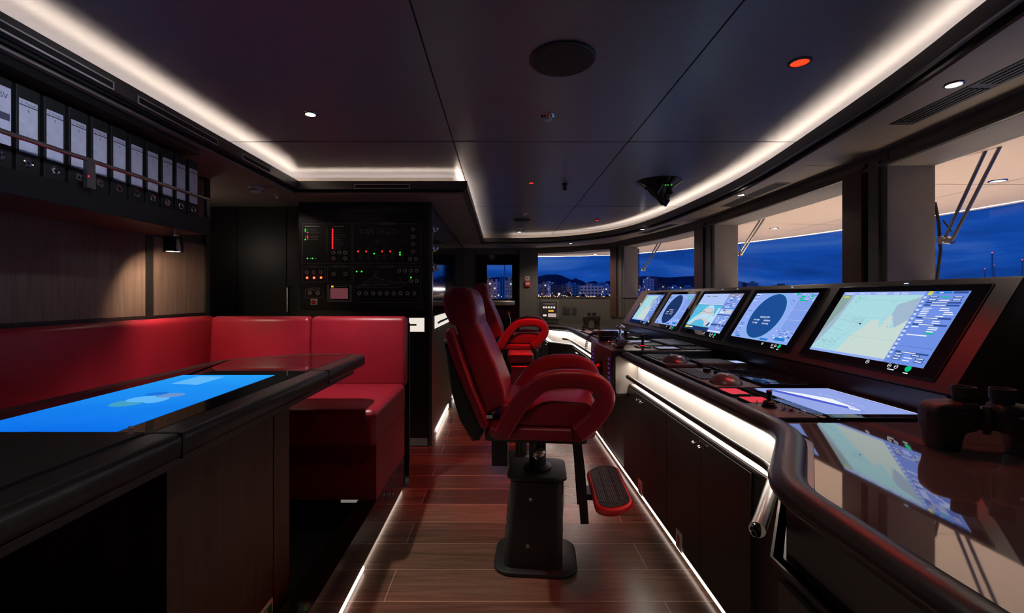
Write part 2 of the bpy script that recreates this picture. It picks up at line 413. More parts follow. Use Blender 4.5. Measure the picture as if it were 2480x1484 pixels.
# led tape lying on the ledge (one run per side)
C = grow(OPEN, .105); C2 = grow(OPEN, .085)
def ledrun(i0, i1, name, label):
    mb = MB()
    for i in range(i0, i1):
        a, b, c, d = C[i], C[i+1], C2[i+1], C2[i]
        mb.add([(a[0], a[1], 2.186), (b[0], b[1], 2.186), (c[0], c[1], 2.175), (d[0], d[1], 2.175)], [(0, 1, 2, 3)], 'led')
    return tag(mb.build(name, fixn=False), label, 'light', 'led tapes in the ceiling coves')
k = len(LIPS)
ledrun(0, k-1, 'led_strip', 'long curved warm led strip in the ceiling cove beside the windows')
ledrun(k, k+1, 'led_strip', 'straight led strip in the ceiling cove above the aisle, right of the switch cabinet')
ledrun(k+1, k+2, 'led_strip', 'led strip in the ceiling cove above the switch panel cabinet')
ledrun(k+2, k+3, 'led_strip', 'straight led strip in the ceiling cove above the row of binders')

# window wall: lower part, header, pillars
def band(mb, i0, i1, z0, z1, mt, mr=None, A=WALL, B=GLASS):
    P = A[i0:i1+1]+B[i0:i1+1][::-1]
    mb.prism(P, z0, z1, mt)
m = MB(); band(m, 0, 14, 0, SILL, 'wall'); struct(m, 'wall_right')
m = MB(); band(m, 0, 14, HEAD, SOF+.02, 'wall'); band(m, 0, 14, HEAD-.002, HEAD, 'reveal')
# rounded nose along the header's lower edge
m.tube([(x-.004, y, HEAD+.012) for x, y in WALL[0:13]], .014, 'wall', n=8)
struct(m, 'wall_right')
sl = MB(); sl.prism([(x-.012, y-.004) for x, y in WALL[2:14]]+GLASS[2:14][::-1], SILL, SILL+.012, 'reveal'); struct(sl, 'trim_3')
PIL = [(0, 2), (4, 5), (7, 8), (10, 11), (13, 14)]
for k, (a, b) in enumerate(PIL):
    m = MB(); P = WALL[a:b+1]+GLASS[a:b+1][::-1]; m.prism(P, SILL, HEAD, 'reveal')
    if k in (1, 2, 3):    # blind channel: walnut strip and dark slots on the inner face
        p, q = Vector(WALL[a]), Vector(WALL[b]); t = (q-p).normalized(); nn = Vector((-t.y, t.x)) if (-t.y) < 0 else Vector((t.y, -t.x))
        if nn.x > 0: nn = -nn
        ln = (q-p).length
        T = lambda u, v, h, p=p, t=t, nn=nn: (p.x+t.x*u+nn.x*h, p.y+t.y*u+nn.y*h, v)
        m.box(.0, ln, 1.00, SOF, 0, .006, 'wall', T=T)
        m.box(.50*ln, .96*ln, 1.0, SOF-.06, .006, .020, 'wood_v', T=T)
        m.box(.40*ln, .48*ln, 1.0, SOF-.04, .006, .009, 'seam', T=T)
        m.box(.14*ln, .36*ln, 1.0, SOF-.05, .006, .016, 'wall', T=T)
    struct(m, 'trim_%d' % (4+k))
for k, (a, b) in enumerate([(11, 13), (8, 10), (5, 7), (2, 4)]):
    m = MB()
    P = [(x-.010, y-.003) for x, y in GLASS[a:b+1]]
    ring_wall(m, P, SILL+.012, HEAD, 'glass', closed=False)
    struct(m, 'window_%d' % (k+1), fixn=False)
# far wall with the glazed side door
m = MB()
m.box(-.78, -.42, 7.65, 7.9, 0, 2.14, 'wall'); m.box(-.42, .31, 7.65, 7.9, 2.02, 2.14, 'wall'); m.box(.31, .62, 7.60, 7.9, 0, SOF+.02, 'wall')
m.box(-.80, -.78, 6.40, 7.9, 0, 2.14, 'wall')
struct(m, 'wall_back')
m = MB(); dx0, dx1, dz0, dz1 = -.245, .185, 1.262, 1.845
m.box(-.42, .31, 7.72, 7.78, 0, dz0, 'gloss'); m.box(-.42, .31, 7.72, 7.78, dz1, 2.02, 'gloss')
m.box(-.42, dx0, 7.72, 7.78, dz0, dz1, 'gloss'); m.box(dx1, .31, 7.72, 7.78, dz0, dz1, 'gloss')
for a in ((-.42, -.40, 7.66), (.29, .31, 7.66)): m.box(a[0], a[1], 7.60, 7.72, 0, 2.02, 'gloss')
m.rbox(-.30, .25, 7.655, 7.72, 1.14, 1.235, 'steel', r=.03, c=.03)
d = struct(m, 'door_1')
g = MB().box(dx0, dx1, 7.745, 7.75, dz0, dz1, 'glass'); tag(g.build('door_glass', d))
h = MB(); h.tube([(.13, 7.70, 1.02), (.13, 7.64, 1.02), (.155, 7.63, .90), (.16, 7.63, .78)], .012, 'chrome'); h.lathe([(.03, 0), (.03, .012), (.0, .012)], (.13, 7.655, 1.02), 'chrome', axis='y'); h.build('door_handle', d)
# left side: veneered wall behind the settee, dark recess beyond, wall behind the camera
m = MB(); m.box(-2.15, -2.05, -1.2, 3.14, 0, 2.16, 'blk')
m.box(-2.05, -2.044, -1.2, 2.585, 1.19, 1.654, 'wood_p'); m.box(-2.05, -2.044, 2.64, 3.10, 1.19, 1.654, 'wood_p')
m.box(-2.05, -2.040, 2.585, 2.64, 1.15, 1.654, 'blk'); m.box(-2.05, -2.03, 3.10, 3.14, 1.15, 2.12, 'blk')
m.box(-2.05, -2.036, -1.2, 3.14, 1.165, 1.19, 'blk'); m.box(-2.05, -2.044, 2.60, 3.10, 1.75, 2.10, 'wood_p')
struct(m, 'wall_left')
m = MB(); m.box(-2.85, -2.15, 3.04, 3.14, 0, 2.16, 'blk'); m.box(-2.85, -2.78, 3.14, 4.2, 0, 2.16, 'blk')
m.box(-2.78, -2.41, 4.10, 4.2, 0, 2.12, 'blk'); m.box(-2.405, -1.76, 4.10, 4.2, 0, 2.12, 'blk'); m.box(-1.96, -1.955, 4.094, 4.1, 0, 2.12, 'seam')
m.tube([(-1.93, 4.10, 1.40), (-1.93, 4.06, 1.38), (-1.93, 4.06, 1.16), (-1.93, 4.10, 1.14)], .010, 'steel', n=10)
struct(m, 'wall_left')
m = MB().box(-2.85, 2.1, -1.35, -1.2, 0, 2.3, 'wall'); struct(m, 'wall_front')
m = MB().box(-2.9, -2.85, -1.35, 7.9, 0, 2.3, 'blk').box(-2.9, -.80, 7.65, 7.9, 0, 2.3, 'blk'); struct(m, 'wall_left')

# ================================================================ TALL SWITCH-PANEL CABINET
CY = 3.91
cab = thing('tall_cabinet', 'tall black cabinet carrying the lit alarm panel, behind the red settee', 'cabinet', (-1.2, 5.0, 0))
m = MB(); m.box(-1.76, -.625, CY, 7.6, .0, SOF, 'blk'); m.build('carcass', cab)
m = MB(); m.box(-1.75, -.64, CY-.012, CY, 0.01, .07, 'grey'); m.build('kick_plate', cab)
m = MB(); m.box(-.625, -.619, CY+.06, 7.58, 1.13, 2.08, 'gloss'); m.build('gloss_panel', cab)
m = MB(); m.box(-.625, -.617, CY+.10, 7.58, .07, .985, 'wood_v'); m.build('side_panel', cab)
m = MB(); m.box(-.625, -.600, CY-.004, CY+.05, .0, SOF, 'fascia'); m.build('corner_post', cab)
m = MB(); m.box(-.622, -.620, CY+.30, 5.35, 1.0, 1.118, 'e_white'); m.box(-.80, -.668, CY-.003, CY-.001, .995, 1.115, 'e_white'); lw = m.build('emissive_band', cab)  # flat emissive white band on the side and front faces
lw['label'] = 'emissive white band with a black bar'
m = MB(); m.tube([(-.605, 4.34, 1.048), (-.600, 4.45, 1.055), (-.600, 5.3, 1.058)], .010, 'blk2'); m.box(-.80, -.735, CY-.02, CY-.004, 1.048, 1.062, 'blk2'); m.build('dark_bar', cab)
for y0, y1, nm in ((4.27, 5.22, 0), (5.72, 6.35, 1)):
    m = MB(); m.box(-.618, -.612, y0, y1, .012, .058, 'ledlow'); m.build('toe_light', cab)
for z in (1.895, 1.725, 1.555):
    m = MB(); c = (-.600, CY+.025, z)
    m.lathe([(.040, 0), (.040, .012), (.030, .02), (.030, .034), (.024, .046), (.012, .052), (.001, .052)], c, 'chrome', axis='x')
    s_ = m.build('wall_switch', cab)

# alarm panel on its front: local panel coordinates from the enlarged crop
ap = thing('alarm_panel', 'large black alarm and navigation light panel with red and green indicators', 'control panel', (-1.2, CY-.004, 1.2))
def pc(cx, cy): return (((700+cx/4.638)-1214)*3.9/F, 1.30-((480+cy/4.638)-718)*3.9/F)
PF = CY-.010
m = MB(); x0, z1 = pc(120, 160); x1, z0 = pc(1505, 1255); m.rbox(x0, x1, z0, z1, PF, CY, 'panel', r=.002, c=.006, T=lambda a, b, h: (a, h, b)); m.build('face_plate', ap)
def bar(mb, cx0, cy0, cx1, cy1, mt, h=.0006):
    x0, z1 = pc(cx0, cy0); x1, z0 = pc(cx1, cy1); mb.box(x0, x1, PF-h, PF, z0, z1, mt)
def frame(mb, x0, y0, x1, y1, w=6, tab=None, mt='engrave2'):
    bar(mb, x0, y0, x1, y0+w, mt); bar(mb, x0, y1-w, x1, y1, mt); bar(mb, x0, y0, x0+w, y1, mt); bar(mb, x1-w, y0, x1, y1, mt)
    if tab:
        a, b = tab; bar(mb, a, y0-14, b, y0+16, 'panel', .0008); bar(mb, a, y0-16, b, y0-12, mt, .001); bar(mb, a, y0+14, b, y0+18, mt, .001); bar(mb, a, y0-16, a+4, y0+18, mt, .001); bar(mb, b-4, y0-16, b, y0+18, mt, .001)
def ptext(mb, t, cx, cy, size, mt='engrave', align='CENTER', w=None):
    x, z = pc(cx, cy)
    mb.text(t, lambda a, b, h: (a, PF-.0011-h, b), size*3.9/F/4.638*1.35, mt, x=x, y=z, align=align, sx=1)
m = MB()
frame(m, 148, 282, 710, 734, tab=(360, 495)); frame(m, 718, 284, 1478, 734, tab=(1030, 1167)); frame(m, 148, 764, 410, 944, tab=(212, 345))
frame(m, 428, 764, 710, 944, tab=(500, 633)); frame(m, 720, 764, 1482, 1172, tab=(1030, 1167)); frame(m, 180, 1018, 382, 1122, tab=(215, 345))
bar(m, 424, 325, 430, 610, 'engrave2')
ptext(m, 'FIRE ALARM', 428, 292, 16); ptext(m, 'WATERTIGHT DOORS', 1098, 294, 15); ptext(m, 'FIRE PUMP', 278, 772, 14); ptext(m, 'GENERAL ALARM', 566, 772, 14); ptext(m, 'NAVIGATION LIGHTS', 1098, 772, 13); ptext(m, 'EMERGENCY STOP', 280, 1026, 13)
bar(m, 176, 311, 345, 319, 'engrave'); bar(m, 488, 311, 618, 319, 'engrave')
rnd = random.Random(3)
for y, w in ((349, 75), (368, 95), (386, 105), (425, 98), (443, 90), (463, 92)): bar(m, 232, y-3, 232+w, y+3, 'engrave2')
ROWS = [349, 368, 387, 406, 425, 444, 463, 482, 501, 520, 540, 559]
for y, w in zip(ROWS, (112, 92, 105, 126, 130, 70, 82, 86, 110, 115, 92, 86)): bar(m, 508, y-3, 508+w, y+3, 'engrave2')
for x in (790, 880, 970, 1060, 1150): bar(m, x-12, 574, x+12, 580, 'engrave2')
for x in (757, 848, 938, 1028, 1118, 1230):
    frame(m, x, 588 if x < 1200 else 576, x+72, 694, w=3, mt='seam')
    for k in range(3): bar(m, x+30, 618+k*24, x+62, 628+k*24, 'engrave2')
# ship deck plans and profile, in engraved lines
def line(mb, pts, w=2.2, mt='engrave2'):
    for (a, b), (c, d) in zip(pts[:-1], pts[1:]):
        (x0, z0), (x1, z1) = pc(a, b), pc(c, d); v = Vector((x1-x0, z1-z0)); n_ = Vector((-v.y, v.x)).normalized()*w*3.9/F/4.638/2
        mb.add([(x0-n_.x, PF-.0009, z0-n_.y), (x1-n_.x, PF-.0009, z1-n_.y), (x1+n_.x, PF-.0009, z1+n_.y), (x0+n_.x, PF-.0009, z0+n_.y)], [(0, 1, 2, 3)], mt)
line(m, [(745, 355), (775, 355), (790, 325), (820, 310), (890, 310), (895, 332), (1100, 330), (1200, 345), (1300, 372), (1200, 400), (1100, 416), (895, 414), (890, 436), (820, 436), (790, 420), (775, 390), (745, 390), (745, 355)], 3)
for x in (800, 815, 850, 885, 900, 940, 985, 1020, 1055, 1062, 1078, 1102, 1108, 1130, 1150, 1172, 1195, 1215): line(m, [(x, 337+max(0, x-1080)*.12), (x, 410-max(0, x-1080)*.12)], 3 if x % 4 else 6)
for _ in range(46):
    x, y = rnd.uniform(780, 1200), rnd.uniform(338, 400); bar(m, x, y, x+rnd.uniform(4, 24), y+rnd.uniform(2, 8), rnd.choice(['engrave2', 'engrave2', 'engrave']))
line(m, [(760, 490), (790, 455), (1000, 445), (1120, 452), (1220, 470), (1300, 491), (1220, 510), (1120, 530), (1000, 538), (790, 530), (760, 490)], 2)
for _ in range(34):
    x, y = rnd.uniform(905, 1085), rnd.uniform(460, 520); bar(m, x, y, x+rnd.uniform(4, 20), y+rnd.uniform(2, 7), 'engrave2')
prof = [(740, 998), (770, 995), (795, 972), (860, 965), (845, 940), (885, 938), (895, 912), (935, 900), (950, 882), (975, 880), (990, 890), (1040, 910), (1130, 925), (1170, 942), (1325, 945), (1290, 975), (1262, 998), (740, 998)]
line(m, prof, 3.5, 'engrave')
for a in ([(795, 985), (1180, 960)], [(850, 965), (1250, 962)], [(890, 938), (1160, 940)], [(935, 915), (1060, 920)], [(945, 895), (1010, 900)], [(960, 880), (970, 850), (980, 880)], [(955, 835), (965, 820), (985, 815), (975, 845), (995, 850)], [(1250, 945), (1250, 880)], [(830, 965), (880, 985)]): line(m, a, 3, 'engrave')
for _ in range(30):
    x, y = rnd.uniform(860, 1160), rnd.uniform(930, 985); bar(m, x, y, x+rnd.uniform(6, 26), y+rnd.uniform(2, 5), 'engrave2')
for k in range(9): bar(m, 772+77*k, 1090, 808+77*k, 1095, 'engrave2')
m.build('engraving', ap)
def led(cx, cy, mt, rx=7, ry=6):
    x, z = pc(cx, cy); s = 3.9/F/4.638
    mb = MB(); mb.lathe([(rx*s*1.15, 0), (rx*s, -.003), (rx*s*.5, -.0045), (.0003, -.0048)], (x, PF, z), mt, n=10, axis='y'); mb.build('indicator_lamp', ap)
for cx, cy in ((183, 349), (183, 368), (183, 463), (207, 675), (264, 675)): led(cx, cy, 'e_green')
for cx, cy in ((209, 386), (209, 425), (209, 444)): led(cx, cy, 'e_red')
for cx, cy in ((212, 349), (212, 368), (187, 386), (187, 425), (187, 444), (212, 463), (243, 675), (301, 675)): led(cx, cy, 'e_pale', 4, 4)
for y in ROWS: led(489, y, 'e_red', 8)
for cx, cy in ((775, 597), (866, 597), (1046, 597), (1137, 597)): led(cx, cy, 'e_red', 9)
for cx, cy in ((956, 622), (1246, 609), (1246, 634), (759, 822), (816, 822), (1369, 889)): led(cx, cy, 'e_green', 8)
for cx, cy in ((203, 893), (281, 893), (359, 891)): led(cx, cy, 'e_fire', 11)
s = 3.9/F/4.638
def knob(cx, cy, core='blk', r=21):
    x, z = pc(cx, cy); mb = MB()
    mb.lathe([(r*s, 0), (r*s, -.006), (r*s*.92, -.009), (r*s*.62, -.009), (r*s*.58, -.005)], (x, PF, z), 'slotrim', n=18, axis='y')
    mb.lathe([(r*s*.58, -.003), (r*s*.56, -.007), (r*s*.2, -.0085), (.0003, -.0085)], (x, PF, z), core, n=14, axis='y'); mb.build('push_button', ap)
for cx, cy in ((501, 610), (566, 610), (630, 610), (1393, 432), (1393, 515), (1393, 598), (1361, 680), (1426, 680), (202, 829), (279, 829), (357, 829), (633, 852), (326, 1063), (1240, 814), (1304, 814), (1369, 814), (1369, 928), (1433, 928)): knob(cx, cy)
for cx, cy in ((501, 675), (234, 1063)): knob(cx, cy, 'redcore')
for cx, cy in ((630, 675), (1393, 350), (1433, 814), (500, 853)): knob(cx, cy, 'dgrey')
for k in range(9): knob(790+77.2*k, 1066)
m = MB(); x0, z1 = pc(432, 972); x1, z0 = pc(706, 1168); m.rbox(x0, x1, z0, z1, PF-.010, PF, 'grey', r=.003, c=.004, T=lambda a, b, h: (a, h, b))
bar2 = lambda a, b, c, d, mt, h: (lambda p, q: m.box(p[0], q[0], PF-h, PF-.009, q[1], p[1], mt))(pc(a, b), pc(c, d))
bar2(452, 976, 680, 1140, 'glass_blk', .0105); M['e_dim'] = emit('dim pink display', (.13, .035, .045), 1.0); bar2(470, 1010, 666, 1128, 'e_dim', .0108); bar2(480, 982, 504, 1000, 'e_amber', .0108); bar2(514, 988, 660, 994, 'engrave', .0108); bar2(480, 982, 504, 1000, 'engrave', .0107)
m.build('alarm_display', ap)
m = MB(); x0, z1 = pc(248, 1130); x1, z0 = pc(322, 1198); m.rbox(x0, x1, z0, z1, PF-.012, PF, 'white', r=.002, c=.003, T=lambda a, b, h: (a, h, b)); m.lathe([(.019, 0), (.019, -.012), (.012, -.016), (.011, -.013), (.0004, -.013)], ((x0+x1)/2, PF-.012, (z0+z1)/2), 'redp', axis='y'); m.build('stop_button', ap)
for cx in (188, 1441):
    x, z = pc(cx, 1233); m = MB(); m.rbox(x-.017, x+.017, z-.016, z+.016, CY-.006, CY, 'steel', r=.002, c=.003, T=lambda a, b, h: (a, h, b)); m.lathe([(.008, 0), (.007, -.01), (.0004, -.011)], (x, CY-.006, z), 'chrome', axis='y'); m.build('panel_latch', ap)

# ================================================================ CEILING FITTINGS
def ceil_lamp(name, label, x, y, z, r=.03, lens='e_lamp', cat='light', grp=None, ring='chrome'):
    t = thing(name, label, cat, (x, y, z), group=grp)
    m = MB(); m.lathe([(r*1.35, 0), (r*1.3, -.004), (r*1.02, -.006), (r*1.0, -.001)], (x, y, z), ring, n=24); m.build('trim_ring', t)
    m = MB(); m.lathe([(r, 0), (r, -.003), (.0005, -.004)], (x, y, z), lens, n=24); m.build('lens', t)
    return t
ceil_lamp('downlight', 'white lit downlight in the ceiling above the settee', -1.012, 2.387, TOP, .025)
ceil_lamp('downlight', 'lit downlight in the right soffit, nearest to the camera above the big display', 1.745, 1.735, SOF, .024)
ceil_lamp('downlight', 'lit downlight in the soffit above the middle windscreen, beside its air vent', 1.93, 3.62, SOF, .024)
ceil_lamp('downlight', 'lit downlight in the soffit above the second farthest windscreen', 1.72, 5.48, SOF, .024)
ceil_lamp('downlight', 'small lit downlight in the soffit just above the farthest window', 1.07, 6.93, SOF, .024)
ceil_lamp('downlight', 'small lit downlight at the far edge of the ceiling, behind the far smoke detector', .27, 6.75, TOP, .024)
ceil_lamp('red_downlight', 'large glowing red night lamp in the ceiling above the wing desk', 1.234, 1.861, TOP, .034, 'e_redlamp', ring='dgrey')
ceil_lamp('red_downlight', 'small glowing red night lamp in the middle of the ceiling, beside a black camera', .256, 3.83, TOP, .022, 'e_redlamp', ring='dgrey')
ceil_lamp('red_downlight', 'tiny glowing red night lamp at the far end of the ceiling near the curved cove', 1.216, 5.71, TOP, .024, 'e_redlamp', ring='dgrey')
def speaker(x, y, label, r=.134):
    t = thing('ceiling_speaker', label, 'speaker', (x, y, TOP))
    m = MB(); m.lathe([(r, 0), (r, -.008), (r*.95, -.012), (r*.93, -.010)], (x, y, TOP), 'dgrey', n=40); m.build('rim', t)
    m = MB(); m.lathe([(r*.94, -.002), (r*.92, -.011), (r*.5, -.012), (.001, -.0125)], (x, y, TOP), 'blk2', n=40); m.build('grille', t)
speaker(.249, 1.836, 'big round dark speaker grille in the ceiling nearest the camera')
speaker(.26, 5.65, 'round dark speaker grille at the far end of the ceiling', .11)
for x, y, lb in ((.251, 2.42, 'chrome sprinkler head with a white cap between the big speaker and the red lamp'), (.27, 5.26, 'small chrome sprinkler head just before the far speaker grille')):
    t = thing('sprinkler', lb, 'sprinkler', (x, y, TOP))
    m = MB(); m.lathe([(.042, 0), (.040, -.004), (.026, -.012), (.022, -.006)], (x, y, TOP), 'chrome', n=24); m.build('cup', t)
    m = MB(); m.lathe([(.020, -.006), (.021, -.022), (.016, -.026), (.0005, -.026)], (x, y, TOP), 'white', n=20); m.build('cap', t)
def smoke(x, y, z, lb):
    t = thing('smoke_detector', lb, 'smoke detector', (x, y, z))
    m = MB(); m.lathe([(.052, 0), (.054, -.012), (.050, -.018)], (x, y, z), 'white', n=28); m.build('base', t)
    m = MB(); m.lathe([(.050, -.016), (.050, -.020), (.042, -.040), (.028, -.044), (.0005, -.045)], (x, y, z), 'white', n=28)
    for k in range(20):
        a = 2*PI*k/20; m.box(-.002, .002, .036, .049, -.036, -.022, 'dgrey', T=lambda p, q, h, a=a: (x+p*math.cos(a)-q*math.sin(a), y+p*math.sin(a)+q*math.cos(a), z+h))
    m.build('vented_cap', t)
smoke(-1.83, 3.36, SOF, 'white smoke detector on the low soffit left of the alarm panel')
smoke(.275, 6.4, TOP, 'white smoke detector near the far end of the high ceiling')
t = thing('sprinkler', 'small chrome sprinkler on the low soffit beside the white smoke detector', 'sprinkler', (-1.83, 3.68, SOF)); m = MB(); m.lathe([(.03, 0), (.026, -.01), (.012, -.012), (.012, -.024), (.0005, -.025)], (-1.83, 3.68, SOF), 'chrome'); m.build('cup', t)
t = thing('ceiling_camera', 'small black cylinder camera on the ceiling right of the red lamp', 'camera', (.547, 3.87, TOP)); m = MB(); m.lathe([(.026, 0), (.026, -.008), (.017, -.01), (.017, -.05), (.014, -.055), (.0005, -.056)], (.547, 3.87, TOP), 'blk'); m.build('body', t); m = MB(); m.lathe([(.019, -.03), (.019, -.034)], (.547, 3.87, TOP), 'chrome'); m.build('ring', t)
# opened loudspeaker hanging out of its ceiling cut-out
sx, sy = 1.33, 3.80
t = thing('hanging_speaker', 'black speaker unit hanging open from the ceiling with loose wires and green lights', 'speaker', (sx, sy, TOP))
m = MB(); m.lathe([(.185, 0), (.188, -.006), (.150, -.030), (.118, -.050), (.112, -.046), (.150, -.012), (.165, -.001)], (sx, sy, TOP), 'gloss', n=40); m.build('rim', t)
m = MB()
A_, B_ = Vector((sx-.02, sy, TOP-.03)), Vector((sx+.03, sy-.03, TOP-.20))
m.tube([A_, A_.lerp(B_, .3), A_.lerp(B_, .62), B_], [.085, .072, .040, .020], 'blk', n=16); m.build('bracket', t)
m = MB(); m.lathe([(.034, -.022), (.036, .0), (.030, .018), (.0005, .020)], (0, 0, 0), 'gloss', n=20, axis=lambda a, b, h: (sx+.055+h*.8+a*.5, sy-.03+b, TOP-.135-h*.45+a*.85)); m.build('driver', t)
m = MB(); m.tube([(sx+.075, sy-.02, TOP-.05), (sx+.085, sy-.02, TOP-.10), (sx+.06, sy-.03, TOP-.16), (sx+.04, sy-.03, TOP-.21)], [.022, .026, .024, .014], 'blk', n=10); m.build('arm', t)
for dx in (.0, .02, .05):
    m = MB(); m.lathe([(.006, 0), (.006, -.003), (.0004, -.004)], (sx+.02+dx, sy-.10, TOP-.052), 'e_green', n=10); m.build('indicator_lamp', t)
m = MB(); m.tube([(sx+.005, sy-.11, TOP-.002), (sx-.005, sy-.12, TOP-.05), (sx-.03, sy-.09, TOP-.10), (sx-.03, sy-.06, TOP-.12)], .003, 'white', n=6); m.build('wire', t)
m = MB(); m.tube([(sx+.045, sy-.11, TOP-.002), (sx+.05, sy-.12, TOP-.04), (sx+.04, sy-.08, TOP-.06)], .002, 'redp', n=6); m.build('wire', t)
# air vents in the soffit over each windscreen
for i, (y0, y1, xs, lb) in enumerate(((1.35, 2.14, (1.845, 1.90), 'long slotted black air vent in the soffit above the nearest windscreen'), (3.24, 4.10, (2.03, 2.05), 'long slotted black air vent in the soffit above the middle windscreen'), (5.1, 5.85, (1.96, 1.84), 'slotted black air vent in the soffit above the second farthest windscreen'))):
    t = thing('air_vent', lb, 'air vent', ((xs[0]+xs[1])/2, (y0+y1)/2, SOF))
    dx = (xs[1]-xs[0])/(y1-y0)
    T = lambda a, b, h, y0=y0, x0=xs[0], dx=dx: (x0+a+dx*(b-y0), b, h)
    m = MB(); m.box(-.055, .055, y0, y1, SOF-.003, SOF, 'blk', T=T); m.box(-.045, .045, y0+.01, y1-.01, SOF-.0035, SOF-.003, 'fascia', T=T); m.build('frame', t)
    ym = (y0+y1)/2
    for a in (-.030, -.008, .014, .034):
        m = MB(); m.box(a-.006, a+.006, y0+.03, ym-.02, SOF-.0065, SOF-.0035, 'blk', T=T).box(a-.006, a+.006, ym+.02, y1-.03, SOF-.0065, SOF-.0035, 'blk', T=T); m.build('slat', t)
# ================================================================ far wall fittings
FW = 7.60
t = thing('fire_call_point', 'square red fire alarm call point on the grey wall between door and window', 'fire alarm', (.44, FW, 1.48))
m = MB(); m.rbox(.395, .488, 1.465, 1.560, FW-.035, FW, 'redp', r=.006, c=.006, T=Txz); m.build('housing', t)
m = MB(); m.rbox(.409, .474, 1.50, 1.535, FW-.037, FW-.034, 'white', r=.001, c=.002, T=Txz); m.text('FIRE', Txz, .016, 'dgrey', x=.4415, y=1.511, h=FW-.0375, align='CENTER'); m.build('break_glass', t)
t = thing('wall_sign', 'small white square sign with a red symbol just above the red call point', 'sign', (.44, FW, 1.57))
m = MB(); m.box(.408, .476, FW-.004, FW, 1.573, 1.64, 'white'); m.box(.424, .452, FW-.005, FW-.004, 1.592, 1.622, 'redp'); m.box(.458, .464, FW-.005, FW-.004, 1.592, 1.622, 'dgrey'); m.build('plate', t)
m = MB(); m.rbox(.40, .49, .90, .98, FW-.008, FW, 'blk', r=.002, c=.003, T=Txz)
for k in range(5): m.box(.41, .48, FW-.010, FW-.008, .912+k*.013, .918+k*.013, 'dgrey')
tag(m.build('wall_grille'), 'small black square grille low on the grey wall beneath the red call point', 'vent')
# console unit, sockets under the far window (wall runs obliquely there)
pA, pB = Vector(WALL[13]), Vector(WALL[12]); tt = (pB-pA).normalized(); nn = Vector((tt.y, -tt.x)); nn = nn if nn.y < 0 else -nn
WT = lambda u, v, h: (pA.x+tt.x*u+nn.x*h, pA.y+tt.y*u+nn.y*h, v)
t = thing('intercom_panel', 'grey framed alarm handset panel with lit keys under the far window', 'control panel', WT(.22, .92, 0))
m = MB(); m.rbox(.07, .385, .925, 1.245, 0, .014, 'grey', r=.004, c=.012, T=lambda a, b, h: WT(a, b, h)); m.build('frame', t)
m = MB(); m.rbox(.095, .36, .95, 1.22, .014, .022, 'dgrey', r=.002, c=.004, T=lambda a, b, h: WT(a, b, h)); m.box(.12, .33, 1.17, 1.185, .022, .0225, 'engrave', T=lambda a, b, h: WT(a, b, h)); m.build('face', t)
for k in range(5): MB().rbox(.115+k*.045, .145+k*.045, 1.105, 1.135, .022, .027, 'e_white', r=.002, c=.004, T=WT).build('key', t)
for k in range(3): MB().lathe([(.014, .022), (.013, .029), (.001, .030)], (0, 0, 0), 'e_amber', n=14, axis=lambda a, b, h, k=k: WT(.225+k*.030+a, 1.062+b, h)).build('amber_lamp', t)
M['e_label'] = emit('lit pink label', (.8, .62, .58), .6)
MB().rbox(.205, .345, .96, 1.02, .022, .025, 'e_label', r=.001, c=.004, T=WT).build('label_plate', t)
MB().rbox(.115, .18, .97, 1.0, .022, .025, 'e_white', r=.001, c=.012, T=WT).build('speaker_key', t)
for u, lb in ((.45, 'dark square data socket under the far window, next to the grey alarm panel'), (.60, 'dark square data socket under the far window, nearer the binoculars')):
    t = thing('wall_socket', lb, 'socket', WT(u+.05, 1.0, 0))
    MB().rbox(u, u+.125, 1.01, 1.14, 0, .010, 'dgrey', r=.003, c=.006, T=WT).build('plate', t)
    MB().rbox(u+.035, u+.095, 1.075, 1.115, .010, .013, 'steel', r=.001, c=.002, T=WT).build('insert', t)
    MB().lathe([(.012, .013), (.010, .020), (.001, .021)], (0, 0, 0), 'blk', n=12, axis=lambda a, b, h, u=u: WT(u+.052+a, 1.095+b, h)).build('plug_hole', t)
# ================================================================ LEFT SIDE: footwell, settee, table, shelf, binders
m = MB().box(-2.05, -.75, -1.2, 3.05, 0, .012, 'carpet'); struct(m, 'floor')
t = thing('settee_plinth', 'black plinth drawer front along the aisle under the red settee, lit from below', 'plinth', (-.70, 1.0, 0))
m = MB(); m.box(-.75, -.65, -1.2, 3.045, .035, .235, 'gloss'); m.box(-.74, -.675, -1.2, 3.045, 0, .035, 'blk'); m.build('riser', t)
m = MB(); m.box(-.655, -.6485, -1.0, 2.13, .010, .026, 'ledlow'); m.build('toe_light', t)
m = MB(); m.box(-.674, -.670, 2.13, 3.04, .012, .030, 'ledlow'); m.build('toe_light', t)
m = MB(); m.lathe([(.012, 0), (.012, .006), (.007, .010), (.007, .016), (.011, .022), (.009, .028), (.0005, .029)], (-.65, 2.61, .153), 'chrome', axis='x'); m.build('knob', t)
